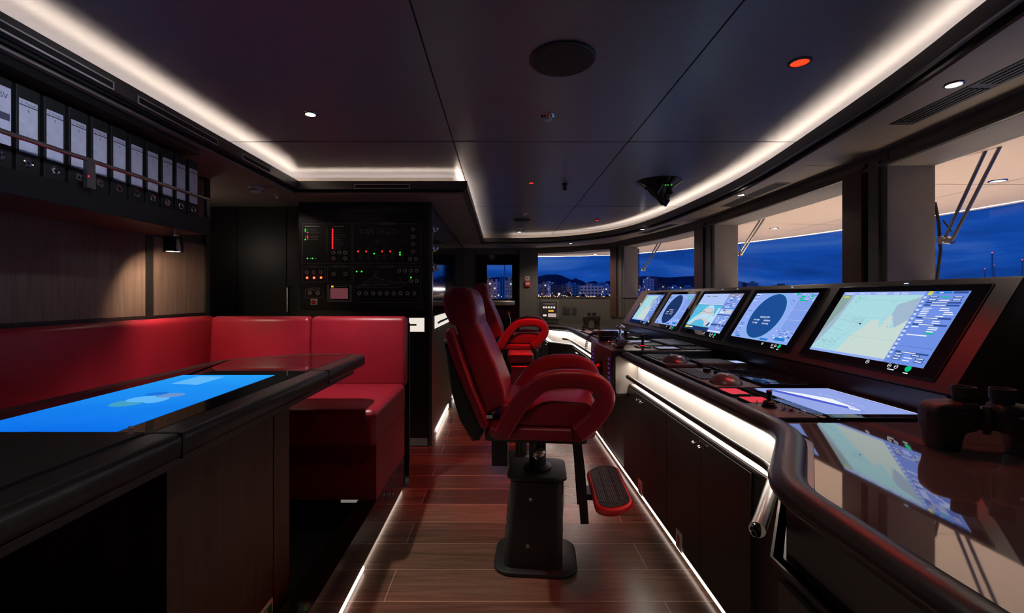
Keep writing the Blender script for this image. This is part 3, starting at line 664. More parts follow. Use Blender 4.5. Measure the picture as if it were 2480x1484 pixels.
# settee: L-shaped, leather
t = thing('settee', 'L-shaped red leather settee along the veneered wall and in front of the alarm panel', 'sofa', (-1.4, 2.3, .2))
def cushion(name, x0, x1, y0, y1, z0, z1, mt='leather', r=.035, c=.035): return MB().rbox(x0, x1, y0, y1, z0, z1, mt, r=r, c=c, seg=5).build(name, t)
m = MB(); m.box(-1.98, -.655, 2.36, 3.045, .235, .545, 'leather2'); m.box(-2.045, -1.50, -.9, 2.36, .235, .545, 'leather2'); m.build('base', t)
cushion('seat_cushion', -1.96, -.632, 2.265, 2.985, .535, .727)
cushion('seat_cushion', -2.04, -1.43, .9, 2.262, .535, .727); cushion('seat_cushion', -2.04, -1.43, -.8, .897, .535, .727)
def backpad(x0, x1, y0, y1): # leans slightly
    m = MB(); T = lambda a, b, h: (a, b-.0+(.03*(h-.72)/.45 if y1-y0 < x1-x0 else 0), h)
    m.rbox(x0, x1, y0, y1, .70, 1.168, 'leather', r=.035, c=.03, T=T, seg=5); return m.build('back_cushion', t)
backpad(-1.268, -.632, 2.955, 3.055); backpad(-1.935, -1.272, 2.955, 3.055)
cushion('back_cushion', -2.035, -1.925, 1.40, 3.05, .70, 1.172, c=.03); cushion('back_cushion', -2.035, -1.925, -.6, 1.397, .70, 1.172, c=.03)
m = MB().box(-2.03, -.632, 3.09, 3.12, 0, 1.12, 'blk'); m.build('back_board', t)
m = MB().box(-.845, -.715, 2.37, 2.40, .215, .2345, 'e_white'); l_ = m.build('underseat_light', t); l_['label'] = 'white lit strip under the seat base'
M['e_under'] = emit('dim underseat strip', (.5, .47, .42), .35)
l_.data.materials[0] = M['e_under']
# table
t = thing('chart_table', 'long black chart table with a rounded edge and a lit blue touch screen', 'table', (-1.1, 1.5, 0))
OUTL = [(-.738, -.30), (-.738, 2.46), (-.79, 2.515), (-1.08, 2.515), (-1.42, 2.25), (-1.42, -.30)]
OF = fillet(OUTL, .04, 4, closed=True)
m = MB(); m.prism(OF, .925, .984, 'edge_blk', r=.016, seg=4)
m.build('edge_frame', t)
m = MB(); m.prism(inset(fillet(OUTL, .02, 3, closed=True), .075), .984, .9855, 'glass_blk'); m.build('glass_top', t)
m = MB(); m.prism([(-.82, 1.035), (-1.37, 1.035), (-1.37, -.28), (-.82, -.28)], .9855, .9885, 'blk'); m.build('lower_panel', t)
for y in (1.045, 1.93):
    MB().box(-.823, -.7365, y-.004, y+.004, .926, .9856, 'blk').build('joint', t)
m = MB(); m.prism(inset(OUTL, .06), .88, .925, 'dgrey', r=.006, seg=2); m.build('under_tray', t)
m = MB(); m.box(-1.32, -.862, 1.16, 1.83, .012, .88, 'wood_t'); m.box(-.864, -.860, 1.70, 1.705, .012, .88, 'seam'); m.build('pedestal', t)
for x, y in ((-.885, 1.075), (-.845, 1.025)):
    MB().lathe([(.006, .9885), (.005, .990), (.0004, .9905)], (x, y, 0), 'steel', n=10).build('screw', t)
M['e_desk1'] = None
def screen_grad(name, c1, c2, axis=1, lo=-.5, hi=.5, s=1):
    m = bpy.data.materials.new(name); m.use_nodes = True; nt = m.node_tree; nt.nodes.clear()
    tc = N(nt, 'ShaderNodeTexCoord'); sp = N(nt, 'ShaderNodeSeparateXYZ'); mr = N(nt, 'ShaderNodeMapRange', inp={'From Min': lo, 'From Max': hi})
    mx = N(nt, 'ShaderNodeMix', data_type='RGBA'); mx.inputs[6].default_value = (*c1, 1); mx.inputs[7].default_value = (*c2, 1)
    nz = N(nt, 'ShaderNodeTexNoise', inp={'Scale': 5, 'Detail': 3}); ad = N(nt, 'ShaderNodeMath', operation='MULTIPLY_ADD'); ad.inputs[1].default_value = .35
    e = N(nt, 'ShaderNodeEmission', inp={'Strength': s}); o = N(nt, 'ShaderNodeOutputMaterial')
    L(nt, tc.outputs['Object'], sp.inputs[0]); L(nt, sp.outputs[axis], mr.inputs[0]); L(nt, tc.outputs['Object'], nz.inputs['Vector'])
    L(nt, nz.outputs['Fac'], ad.inputs[0]); L(nt, mr.outputs[0], ad.inputs[2]); L(nt, ad.outputs[0], mx.inputs[0]); L(nt, mx.outputs[2], e.inputs[0]); L(nt, e.outputs[0], o.inputs[0])
    return m
M['e_desk1'] = screen_grad('blue desktop picture', (.0, .12, .80), (.02, .36, .95), 1, -.5, .6)
M['e_dk1'] = emit('desktop leaf green', (.06, .36, .55), 1); M['e_dk2'] = emit('desktop pale blue', (.12, .48, .95), 1); M['e_dk3'] = emit('desktop violet brown', (.14, .30, .62), 1); M['e_dk4'] = emit('desktop deep blue', (.01, .18, .7), 1)
m = MB(); z = .9862
m.quad([(-1.27, 1.045, z), (-.893, 1.045, z), (-.905, 1.80, z), (-1.275, 1.80, z)], 'e_desk1')
def blob(mb, cx, cy, rx, ry, z, mt, n=14): mb.quad([(cx+rx*math.cos(2*PI*i/n), cy+ry*math.sin(2*PI*i/n), z) for i in range(n)], mt)
blob(m, -1.10, 1.33, .045, .05, z+.0003, 'e_dk1'); blob(m, -1.09, 1.38, .05, .045, z+.0005, 'e_dk2'); blob(m, -1.05, 1.43, .040, .035, z+.0006, 'e_dk3'); blob(m, -1.11, 1.45, .032, .03, z+.0007, 'e_dk4'); blob(m, -1.04, 1.36, .025, .04, z+.0008, 'e_dk2')
m.quad([(-1.19, 1.62, z+.0003), (-1.08, 1.60, z+.0003), (-1.08, 1.76, z+.0003), (-1.19, 1.78, z+.0003)], 'e_dk2')
m.build('touch_screen', t)
# green exit-type sign at the foot of the pedestal
t = thing('exit_sign', 'white and green safety sign at the foot of the table pedestal', 'sign', (-.858, 1.68, .02))
M['signgreen'] = mat('sign green', (.02, .22, .06), .4); M['signwhite'] = mat('photoluminescent white', (.6, .62, .52), .5)
m = MB(); m.rbox(1.52, 1.69, .03, .175, -.860, -.857, 'signwhite', r=.001, c=.01, T=lambda a, b, h: (h, a, b)); m.box(-.857, -.8562, 1.60, 1.68, .045, .16, 'signgreen'); m.box(-.8562, -.856, 1.625, 1.655, .06, .13, 'signwhite'); m.lathe([(.012, 0), (.0004, .0004)], (-.8562, 1.64, .143), 'signwhite', axis='x'); m.build('plate', t)
# shelf over the settee
t = thing('binder_shelf', 'long black wall shelf carrying the row of lever arch binders', 'shelf', (-1.86, 1.0, 1.654))
m = MB(); m.box(-2.05, -1.68, -.9, 2.565, 1.654, 1.74, 'blk'); m.box(-2.05, -1.685, -.9, 2.56, 1.652, 1.654, 'wood_v'); m.build('board', t)
m = MB(); m.tube([(-1.655, -.8, 1.848), (-1.655, 2.52, 1.848), (-1.657, 2.545, 1.846)], .0085, 'steel', n=12); m.build('rail', t)
m = MB(); m.box(-1.663, -1.647, 1.79, 1.828, 1.735, 1.855, 'steel'); m.build('rail_bracket', t); MB().lathe([(.004, 0), (.0005, .001)], (-1.6465, 1.797, 1.78), 'e_red', n=10, axis='x').build('indicator_lamp', t)
m = MB(); m.box(-1.660, -1.650, 2.535, 2.55, 1.742, 1.858, 'steel'); m.box(-1.68, -1.65, 2.535, 2.55, 1.7405, 1.748, 'steel'); m.build('rail_post', t)
m = MB(); m.box(-2.05, -1.684, -.9, 2.50, 2.085, SOF, 'wood_v'); m.box(-1.684, -1.676, -.9, 2.50, 2.085, SOF, 'blk'); m.build('top_board', t)
RL = thing('reading_lamp', 'short black cylinder spotlight lit under the end of the binder shelf', 'lamp', (-1.80, 2.47, 1.545))
# binders
Y0 = 1.593-.095
B0 = thing('ring_binder', 'black lever arch binder cut by the left edge of the picture, printed label', 'binder', (-1.72, Y0, 1.742), group='lever arch binders on the wall shelf')
def bl(x, y, z): return (x, y, z)
m = MB(); m.rbox(-.29, 0, .002, .086, 0, .315, 'blk2', r=.002, c=.003); m.box(-.001, .0012, .002, .004, 0, .314, 'dgrey'); m.build('cover', B0, local=True)
m = MB(); m.box(0, .0010, .012, .076, .150, .262, 'paper'); m.box(0, .0009, .012, .076, .075, .142, 'paper')
m.build('label', B0, local=True)
m = MB(); m.lathe([(.018, 0), (.018, .002), (.015, .004), (.011, .001)], (0, .044, .043), 'chrome', axis='x', n=18); m.lathe([(.010, .0008), (.0005, .0012)], (0, .044, .043), 'seam', axis='x', n=14); m.build('finger_ring', B0, local=True)
blab = ['second black binder from the left edge, its rail crossing the pale label', 'third black binder from the left edge of the picture', 'fourth black binder from the left, its ring hidden by the rail bracket',
 'black binder just right of the steel rail bracket', 'second black binder right of the rail bracket', 'third black binder right of the rail bracket', 'fourth black binder right of the rail bracket, mid shelf',
 'fourth black binder from the right end of the shelf', 'third black binder from the right end of the shelf', 'second black binder from the right end of the shelf']
M['labink'] = mat('label ink', (.10, .10, .16), .6)
yy = Y0+.095
for k in range(10):
    c = copy_tree(B0, (-1.72, yy, 1.742), blab[k])
    yy += .0975 if k < 9 else 0
blab_n = len(blab)
# label print differs on the first binder; the rest share a header line
for o in [x for x in bpy.data.objects if x.name.startswith('label') and x.parent and x.parent.name.startswith('ring_binder')]:
    me = o.data
me0 = [x for x in bpy.data.objects if x.parent == B0 and x.name.startswith('label')][0]
m = MB(); m.box(0, .0010, .008, .080, .085, .285, 'paper'); m.box(.001, .0013, .012, .076, .17, .195, 'labink'); m.text('NSV', lambda a, b, h: (.0014, a, b), .026, 'labink', x=.022, y=.245)
nl = m.build('label', B0, local=True); bpy.data.objects.remove(me0)
first = bpy.data.objects.get('ring_binder.001'); lb1 = [x for x in bpy.data.objects if x.parent == first and x.name.startswith('label')][0]
m = MB(); m.box(0, .0010, .012, .076, .135, .268, 'paper'); m.box(0, .0010, .012, .076, .078, .128, 'paper'); m.box(.001, .0013, .012, .076, .245, .249, 'labink'); m.text('E', lambda a, b, h: (.0014, a, b), .016, 'labink', x=.040, y=.226); m.text('S. Manual', lambda a, b, h: (.0014, a, b), .013, 'labink', x=.018, y=.2525)
nl2 = m.build('label', first, local=True); me_shared = nl2.data; bpy.data.objects.remove(lb1)
for o in list(bpy.data.objects):
    if o.parent and o.parent.name.startswith('ring_binder') and o.name.startswith('label') and o.parent not in (B0, first): o.data = me_shared
# reading lamp
m = MB(); m.lathe([(.012, 1.652), (.012, 1.640), (.026, 1.640), (.026, 1.634), (.010, 1.634), (.010, 1.624)], (-1.80, 2.47, 0), 'chrome', n=16); m.build('mount', RL)
m = MB(); m.lathe([(.040, .005), (.046, 0), (.046, .075), (.040, .082), (.0005, .083)], (-1.80, 2.47, 1.545), 'gloss', n=28); m.build('shade', RL)
m = MB(); m.lathe([(.039, 1.549), (.0005, 1.549)], (-1.80, 2.47, 0), 'e_lamp', n=24); m.build('lens', RL)
bpy.data.objects['reading_beam'].location = (-1.80, 2.47, 1.540)

# ================================================================ HELM CONSOLE (right)
ZT = .88
EDGE = [(.57, -.9), (.57, .97), (.83, 1.35), (.83, 3.14)]
EFAR = [(.83, 3.93), (.83, 5.72), (.57, 6.10), (.57, 7.02)]
con = thing('helm_console', 'long black helm console with white lit recess under its padded edge', 'console', (1.3, 3.5, 0))
E1 = fillet(EDGE, .10, 6); E2 = fillet(EFAR, .10, 6)
for E in (E1, E2):
    m = MB(); path = [(p[0], p[1], ZT+.008) for p in offpath(E, .036)]
    m.tube(path, .038, 'leather_dark', n=20, ry=.027); m.build('padded_edge', con)
    m = MB()
    if E is E1:
        q = fillet([(.640, 1.105), (.857, 1.40), (.857, 3.05)], .08, 6); path = [(x, y, .756) for x, y in q]
        m.tube([(.597, 1.05, .756)]+path[:1], .018, 'steel', n=18); m.tube(path[:5], [.018, .018, .017, .016, .014], 'steel', n=18); m.tube(path[4:], .014, 'leather_dark', n=14)
        m.lathe([(.018, 0), (.016, -.004), (.0005, -.006)], (.597, 1.05, .756), 'chrome', axis='y', n=18)
    else:
        path = [(p[0], p[1], .756) for p in offpath(E[:-8], .03)]; m.tube(path, .014, 'leather_dark', n=14)
    m.build('grab_rail', con)
# worktop board: follows the edge, runs back to the window wall
WI = [(x-.016, y-.006) for x, y in WALL]
top = [p for p in offpath(E1+E2, .055)]
poly = top+[(.57+.055, 7.05)]+[(1.0, 7.05)] if False else None
back = [(1.62, 6.90), (1.73, 6.52), (1.96, 5.75), (2.07, 4.99), (2.10, 4.57), (2.11, 3.6), (2.10, 2.85), (2.08, 2.5), (2.02, 1.8), (1.95, 1.2), (1.85, .3), (1.76, -.9)]
tp = top+[(.63, 7.50), (1.15, 7.30)]+back
m = MB(); m.prism(tp, ZT-.035, ZT-.006, 'desk'); m.build('worktop', con)
# slim brushed edge and polished wing tops
for E, nm in ((0, 'near'), (1, 'far')):
    if E == 0: P = [(.65, -.85), (.65, .945), (.905, 1.315), (.905, 1.495), (1.985, 1.495), (1.94, 1.2), (1.84, .3), (1.75, -.85)]
    else: P = [(.905, 5.59), (.905, 5.75), (.65, 6.13), (.65, 7.48), (1.12, 7.28), (1.60, 6.88), (1.72, 6.50), (1.97, 5.59)]
    Pf = fillet(P, .05, 5, closed=True)
    m = MB(); m.prism(inset(Pf, -.012), ZT-.006, ZT-.001, 'redp' if False else 'steel'); m.build('wing_trim', con)
    m = MB(); m.prism(inset(Pf, .006), ZT-.001, ZT+.003, 'wing', r=.001, seg=1); o = m.build('wing_top', con); o['label'] = 'mirror-polished grey glass wing worktop'
# main desk inlay
m = MB(); m.prism([(.885, 1.51), (.885, 3.13), (1.49, 3.13), (1.49, 1.51)], ZT-.006, ZT, 'desk'); m.build('desk_inlay', con)
m = MB(); m.prism([(.885, 3.94), (.885, 5.57), (1.49, 5.57), (1.49, 3.94)], ZT-.006, ZT, 'desk'); m.build('desk_inlay', con)
# lit recess lining and its led tape
for E in ([p for p in E1 if p[1] > 1.33], E2):
    bk = offpath(E, .125)
    m = MB(); n = len(bk)
    m.add([(x, y, .69) for x, y in bk]+[(x, y, .846) for x, y in bk], [(i, i+1, n+i+1, n+i) for i in range(n-1)], 'white')
    fr = offpath(E, .072); m.add([(x, y, .690) for x, y in fr]+[(x, y, .690) for x, y in bk], [(i, i+1, n+i+1, n+i) for i in range(n-1)], 'white')
    if E is not E2: m.prism([(.665, -.85), (.665, 1.05), (.865, 1.335), (1.02, 1.335), (1.02, -.85)], .689, ZT-.036, 'door')
    m.build('recess_lining', con, fixn=False)
    a = offpath(E, .070); b = offpath(E, .100)
    m = MB(); m.add([(x, y, .842) for x, y in a]+[(x, y, .842) for x, y in b], [(i, i+1, n+i+1, n+i) for i in range(n-1)], 'led2')
    m.build('led_tape', con, fixn=False)
# carcass, plinth
CAR1 = [(.64, -.9), (.64, 1.06), (.90, 1.44), (.90, 5.66), (.64, 6.04), (.64, 7.5)]
cp = CAR1+[(1.15, 7.28), (1.60, 6.88), (1.72, 6.50), (1.95, 5.75), (2.06, 4.99), (2.09, 4.57), (2.10, 3.6), (2.07, 2.5), (1.94, 1.2), (1.75, -.9)]
m = MB(); m.prism(cp, .05, .688, 'door'); m.prism(offpath(CAR1, .05)+cp[6:], 0, .05, 'blk'); m.prism(offpath(CAR1, .13)+[(1.12, 7.20), (1.9, 5.7), (2.05, 3.6), (1.9, 1.2), (1.7, -.9)], .688, ZT-.035, 'blk'); m.build('carcass', con)
m = MB(); fr = offpath(CAR1, -.006); n = len(fr); fb = offpath(CAR1, .02)
m.prism(fr+fb[::-1], .676, .688, 'fascia'); m.build('door_rail', con)
m = MB(); a = offpath([(.90, 1.30), (.90, 5.66)], .004); m.box(.892, .900, 1.44, 5.66, .024, .032, 'ledlow'); m.build('toe_light', con)
m = MB(); q = offpath([(.64, .2), (.64, 1.06), (.90, 1.44)], .03); 
m.add([(x, y, .02) for x, y in q]+[(x, y, .04) for x, y in q], [(i, i+1, len(q)+i+1, len(q)+i) for i in range(len(q)-1)], 'ledlow'); m.build('toe_light', con, fixn=False)
def door(y0, y1, ky, x=.90):
    m = MB(); m.rbox(y0+.002, y1-.002, .055, .672, -x+.0, -x+.014, 'door', r=.001, c=.002, T=lambda a, b, h: (-h, a, b), seg=1); d = m.build('cabinet_door', con)
    m = MB(); m.lathe([(.010, 0), (.010, -.003), (.005, -.006), (.005, -.014), (.010, -.020), (.009, -.026), (.0005, -.027)], (x-.014, ky, .640), 'chrome', n=14, axis='x'); m.build('knob', d)
for y0, y1, ky in ((1.60, 2.0, 1.97), (2.0, 2.415, 2.03), (2.415, 2.835, 2.80), (2.835, 3.26, 2.87)): door(y0, y1, ky)
door(3.94, 4.36, 4.33); door(4.36, 4.80, 4.40); door(4.80, 5.22, 5.19); door(5.22, 5.62, 5.26)
def door_far(y0, y1, ky): door(y0, y1, ky, x=.64)
door_far(6.10, 6.55, 6.2); door_far(6.55, 7.0, 6.9); 
for y0, y1 in ((.10, .56), (.56, 1.02)):
    m = MB(); m.rbox(y0+.003, y1-.003, .055, .66, -.64, -.626, 'door', r=.001, c=.002, T=lambda a, b, h: (h*-1 if False else -(-h), a, b) if False else (-( -h), a, b), seg=1) if False else m.box(.626, .640, y0+.003, y1-.003, .055, .66, 'door'); m.build('cabinet_door', con)
# outlet plates low on the doors
for y, lb in ((2.86, 'small pale outlet plate with red mark low on the console toe, beyond the footrest'), (2.235, 'small pale outlet plate with red mark low on the console toe, nearest to the camera')):
    t = thing('outlet_plate', lb, 'socket', (.885, y, .05)); m = MB(); m.rbox(y-.035, y+.035, .045, .135, -.886, -.880, 'white', r=.001, c=.004, T=lambda a, b, h: (-h if False else h*-1, a, b)); m.box(.8785, .880, y-.012, y+.012, .065, .115, 'redp'); m.build('plate', t)
# centre pod
m = MB(); prof = rrect(.775, 1.495, .595, .92, .022, 5)
m.prism(rrect(.775, 1.49, 3.155, 3.915, .03, 5), .595, .922, 'desk', r=.012, seg=3); pod = m.build('centre_pod', con); pod['label'] = 'raised dark pod block in the middle of the console'
m = MB(); m.rbox(.80, 1.48, .620, .885, 3.1505, 3.156, 'cove', r=.001, c=.02, T=Txz); o = m.build('end_panel', pod); o['label'] = 'beige end panel lit by the recess'
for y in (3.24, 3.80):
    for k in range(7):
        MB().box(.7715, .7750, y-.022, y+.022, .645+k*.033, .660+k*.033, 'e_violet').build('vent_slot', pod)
m = MB(); m.box(.765, .775, 3.47, 3.60, .70, .80, 'blk'); m.tube([(.77, 3.53, .75), (.70, 3.50, .73)], [.028, .015], 'redp', n=14); m.build('red_lever', pod)

# monitor bank
BX0, BZ0, BX1, BZ1 = 1.505, .985, 1.741, 1.363
U = Vector((0, -1, 0)); V = Vector((BX1-BX0, 0, BZ1-BZ0)); SL = V.length; V.normalize(); NN = Vector((-V.z, 0, V.x))
bank = thing('monitor_housing', 'long graphite slanted housing holding the five helm displays', 'console', (1.7, 3.5, ZT))
m = MB(); m.prism([(BX0, BZ0), (BX0-.006, BZ0-.012), (BX0+.004, BZ0-.022), (1.80, BZ0-.022), (1.88, BZ0), (1.88, BZ1-.02), (1.86, BZ1), (BX1+.006, BZ1+.006), (BX1-.002, BZ1)], 1.5, 5.57, 'bank', T=Txz, r=.004, seg=2); m.build('slanted_case', bank)
m = MB(); m.prism([(1.500, ZT), (1.500, BZ0-.02), (1.84, BZ0-.02), (1.84, ZT)], 1.515, 5.555, 'desk', T=Txz); m.build('plinth', bank)
SCR = [(1.633, 2.235), (2.415, 3.000), (3.16, 3.775), (3.945, 4.50), (4.70, 5.27)]
def BT(y_left):    # frame: u to the right seen from the helm, v up the slope, h out of the panel
    o = Vector((BX0, y_left, BZ0))
    return lambda u, v, h: tuple(o+U*u+V*v+NN*h)
C_ = lambda n, c, s=1: M.setdefault(n, emit('screen '+n, c, s))
C_('s_side', (.16, .28, .78)); C_('s_head', (.30, .42, .90)); C_('s_cyan', (.40, .70, .76)); C_('s_cream', (.58, .70, .66)); C_('s_land', (.26, .38, .36)); C_('s_strip', (.36, .48, .62)); C_('s_white', (.85, .90, 1)); C_('s_dark', (.03, .08, .30)); C_('s_green', (.0, .55, .22)); C_('s_yel', (.75, .75, .05)); C_('s_black', (.002, .004, .006))
C_('s_lav', (.28, .42, .90)); C_('s_lav2', (.22, .35, .82)); C_('s_radar', (.012, .075, .30)); C_('s_radar2', (.012, .035, .13)); C_('s_line', (.62, .72, .98)); C_('s_teal', (.25, .50, .58)); C_('s_blue2', (.02, .20, .60)); C_('s_orange', (1, .35, .02)); C_('s_aqua', (.10, .50, .75)); C_('s_pale', (.42, .55, .92)); C_('s_pale2', (.50, .75, .90)); C_('s_grey', (.30, .30, .45)); C_('s_sand', (.62, .62, .66)); C_('s_navy', (.015, .03, .12))
def monitor(i, kind, label, wide=1):
    y1, y0 = SCR[i][1], SCR[i][0]; w = y1-y0; T = BT(y1); v0, v1 = .134*SL/1.0, .88*SL; h_ = v1-v0
    t = thing('helm_monitor', label, 'monitor', tuple(Vector(T(w/2, v0, 0))))
    m = MB(); m.prism(rrect(-.050 if i else -.058, w+.050 if i else w+.062, .020, .425, .008, 4), .0, .006, 'blk', T=T, r=.002, seg=2); m.build('bezel', t)
    m = MB(); m.prism(rrect(-.045 if i else -.053, w+.045 if i else w+.057, .025, .420, .006, 3), .006, .0066, 'glass_blk', T=T); m.build('cover_glass', t)
    H0 = .0070
    D = MB()
    def Q(u0, va, u1, vb, mt, l=1): D.quad([T(u0*w, v0+va*h_, H0+l*.0002), T(u1*w, v0+va*h_, H0+l*.0002), T(u1*w, v0+vb*h_, H0+l*.0002), T(u0*w, v0+vb*h_, H0+l*.0002)], mt)
    def PG(pts, mt, l=1): D.quad([T(u*w, v0+v*h_, H0+l*.0002) for u, v in pts], mt)
    def ELL(cu, cv, ru, rv, mt, l=1, n=40): PG([(cu+ru*math.cos(2*PI*k/n), cv+rv*math.sin(2*PI*k/n)) for k in range(n)], mt, l)
    def LN(a, b, wd, mt, l=2):
        A, B = Vector((a[0]*w, a[1]*h_)), Vector((b[0]*w, b[1]*h_)); d = (B-A).normalized(); n_ = Vector((-d.y, d.x))*wd/2
        D.quad([T(p.x, v0+p.y, H0+l*.0002) for p in (A-n_, B-n_, B+n_, A+n_)], mt)
    def TX(s, u, v, size, mt, l=3, al='LEFT', sx=1): D.text(s, lambda a, b, h: T(a, v0+b, H0+l*.0002), size, mt, x=u*w, y=v*h_, align=al, sx=sx, bold=.0002)
    r = random.Random(i*11+5)
    if kind == 'chart':
        Q(0, 0, 1, 1, 's_cyan', 0)
        PG([(0, .95), (.105, .95), (.085, .7), (0, .26)], 's_land'); PG([(.105, .95), (.135, .95), (.115, .72), (.09, .42), (.04, .2), (0, .08), (0, .26), (.085, .7)], 's_strip')
        PG([(.27, .035), (.33, .33), (.385, .44), (.43, .565), (.49, .57), (.505, .47), (.53, .47), (.545, .63), (.585, .65), (.60, .45), (.64, .47), (.712, .60), (.712, .035)], 's_cream')
        PG([(.56, .80), (.712, .93), (.712, .60), (.64, .47), (.56, .66)], 's_strip', 1)
        for v in (.88, .60, .31): LN((0, v), (.712, v-.02), .0008, 's_teal')
        for u in (.17, .35, .53): LN((u, .035), (u, .95), .0005, 's_teal')
        LN((.1, .55), (.32, .50), .0022, 's_strip'); LN((.1, .40), (.22, .36), .0022, 's_strip'); LN((.33, .5), (.19, .12), .0015, 's_strip'); LN((.06, .2), (.18, .16), .002, 's_strip')
        for cu, cv in ((.51, .85), (.585, .48), (.213, .13)):
            for k in range(20):
                a = 2*PI*k/20; LN((cu+.022*math.cos(a), cv+.04*math.sin(a)), (cu+.022*math.cos(a+.2), cv+.04*math.sin(a+.2)), .0007, 's_teal', 3)
            ELL(cu, cv, .003, .006, 's_dark', 3, 8)
        ELL(.345, .49, .012, .013, 's_navy', 3, 8)
        for _ in range(60):
            cu, cv = r.choice([(.2, .86), (.3, .52), (.28, .56), (.13, .15), (.18, .2), (.12, .12)]); u, v = cu+r.uniform(-.06, .06), cv+r.uniform(-.06, .06); Q(u, v, u+r.uniform(.008, .03), v+.006, r.choice(['s_teal', 's_teal', 's_green' if cv > .8 else 's_teal']), 3)
        Q(0, .95, .715, 1, 's_head', 1)
        if i == 0:
            for s_, u in (('HDG', .03), ('201.1°', .075), ('STW', .165), ('0.1 kn', .215), ('COG', .32), ('208.0°', .37), ('SOG', .475), ('0.0 kn', .54)): TX(s_, u, .958, .0125, 's_white')
            TX('!', .75, .956, .014, 's_dark', 4)
        Q(.735, .945, .765, .998, 's_yel', 2); Q(.025, .905, .08, .925, 's_yel', 2)
        Q(.712, 0, 1, 1, 's_side', 1); Q(0, 0, .712, .035, 's_head', 2)
        Q(.78, .965, .89, .995, 's_blue2', 2); Q(.9, .965, .99, .995, 's_dark', 2); TX('SPEED', .81, .972, .006, 's_white'); 
        for k in range(15):
            v = .93-k*.0595; Q(.718, v-.035, .742, v, 's_pale', 2); Q(.716, v-.042, .744, v-.036, 's_dark', 2); Q(.724, v-.024, .736, v-.012, 's_white', 3)
        rows = [(.905, 'bgb'), (.865, 'bwb'), (.83, 'B'), (.795, 'B'), (.755, 'ww'), (.73, 'ww'), (.705, 'w w'), (.68, 'w w'), (.65, 'ww'), (.62, 'B2'), (.585, 'ww'), (.56, 'ww'), (.53, 'B'), (.50, 'ww'), (.475, ' w'), (.445, ' w'), (.42, ' g'), (.39, 'W'), (.15, 'B'), (.12, 'bb'), (.085, 'bwb'), (.05, 'bwb')]
        for v, c in rows:
            if 'B' in c: Q(.755, v, .985, v+.022, 's_dark', 2); Q(.80, v+.005, .90, v+.016, 's_white', 3)
            elif 'W' in c: Q(.76, v, .90, v+.014, 's_white', 3)
            else:
                n_ = len(c)
                for k, ch in enumerate(c):
                    u0 = .76+k*(.235/n_)
                    if ch == 'b': Q(u0, v, u0+.06, v+.024, 's_dark', 2); Q(u0+.006, v+.010, u0+.052, v+.020, 's_white', 3)
                    elif ch == 'g': Q(u0, v+.002, u0+.055, v+.02, 's_green', 3)
                    elif ch == 'w': Q(u0, v+.002, u0+.045+.02*r.random(), v+.014, 's_white', 3)
        Q(.76, .24, .99, .243, 's_dark', 2)
    elif kind == 'radar':
        Q(0, 0, 1, 1, 's_lav', 0); rc = 's_radar' if i == 1 else 's_radar2'
        ELL(.42, .505, .505*h_/w*.93, .475, 's_green' if i == 1 else 's_line', 1, 60); ELL(.42, .505, .505*h_/w*.925, .471, rc, 2, 60)
        for k in range(36):
            a = 2*PI*k/36; ru, rv = .505*h_/w*.95, .487; LN((.42+ru*math.cos(a), .505+rv*math.sin(a)), (.42+ru*1.02*math.cos(a), .505+rv*1.02*math.sin(a)), .0012, 's_line')
        TX('RADAR STBY', .42, .46, .017, 's_white', 4, 'CENTER'); TX('ON TIME', .25, .395, .015, 's_white', 4); TX('000808:48', .43, .395, .015, 's_white', 4); TX('TX TIME', .25, .33, .015, 's_white', 4); TX('000147:08', .43, .33, .015, 's_white', 4)
        Q(.77, .26, 1, .86, 's_lav2', 1); LN((.77, .66), (1, .66), .0013, 's_line'); LN((.77, .46), (1, .46), .0013, 's_line'); LN((.77, .26), (.77, .86), .0013, 's_line')
        for k in range(6): Q(.01, .965-k*.028, .06+.1*r.random(), .978-k*.028, r.choice(['s_dark', 's_white', 's_lav2']), 2)
        for k in range(22): Q(r.uniform(.02, .09), .03+k*.035, r.uniform(.10, .12), .040+k*.035, 's_dark' if k % 3 else 's_white', 2) if k < 8 or k % 4 == 0 else None
        for u0, va, u1, vb in ((.70, .95, .73, 1), (.79, .91, .85, .94), (.79, .865, .84, .89), (.80, .835, .88, .86), (.93, .91, .965, .95), (.93, .865, .965, .89)): Q(u0, va, u1, vb, 's_green', 3)
        for k in range(34): u, v = r.uniform(.66, .97), r.uniform(.83, .985); Q(u, v, u+r.uniform(.01, .035), v+.010, r.choice(['s_white', 's_dark', 's_lav2']), 2)
        for k in range(40): u, v = r.uniform(.70, .96), r.uniform(.06, .25); Q(u, v, u+r.uniform(.01, .04), v+.012, r.choice(['s_white', 's_dark', 's_dark', 's_lav2']), 2)
        Q(.78, .05, .93, .11, 's_blue2', 3); Q(.55, .02, .68, .06, 's_blue2', 2); Q(.07, .02, .17, .05, 's_blue2', 2)
        for k in range(24):
            a = 2*PI*k/24; LN((.72+.02*math.cos(a), .80+.035*math.sin(a)), (.72+.02*math.cos(a+.28), .80+.035*math.sin(a+.28)), .0012, 's_dark', 3)
    elif kind == 'camera':
        Q(0, 0, 1, 1, 's_lav2', 0); Q(0, .70, .68, 1, 's_pale', 1); Q(0, .10, .68, .70, 's_aqua', 1); Q(0, .70, .68, .715, 's_white', 2); Q(0, .685, .68, .70, 's_blue2', 2)
        PG([(.02, .14), (.10, .30), (.20, .42), (.28, .60), (.36, .68), (.46, .68), (.53, .60), (.60, .42), (.66, .30), (.66, .14)], 's_pale2', 2)
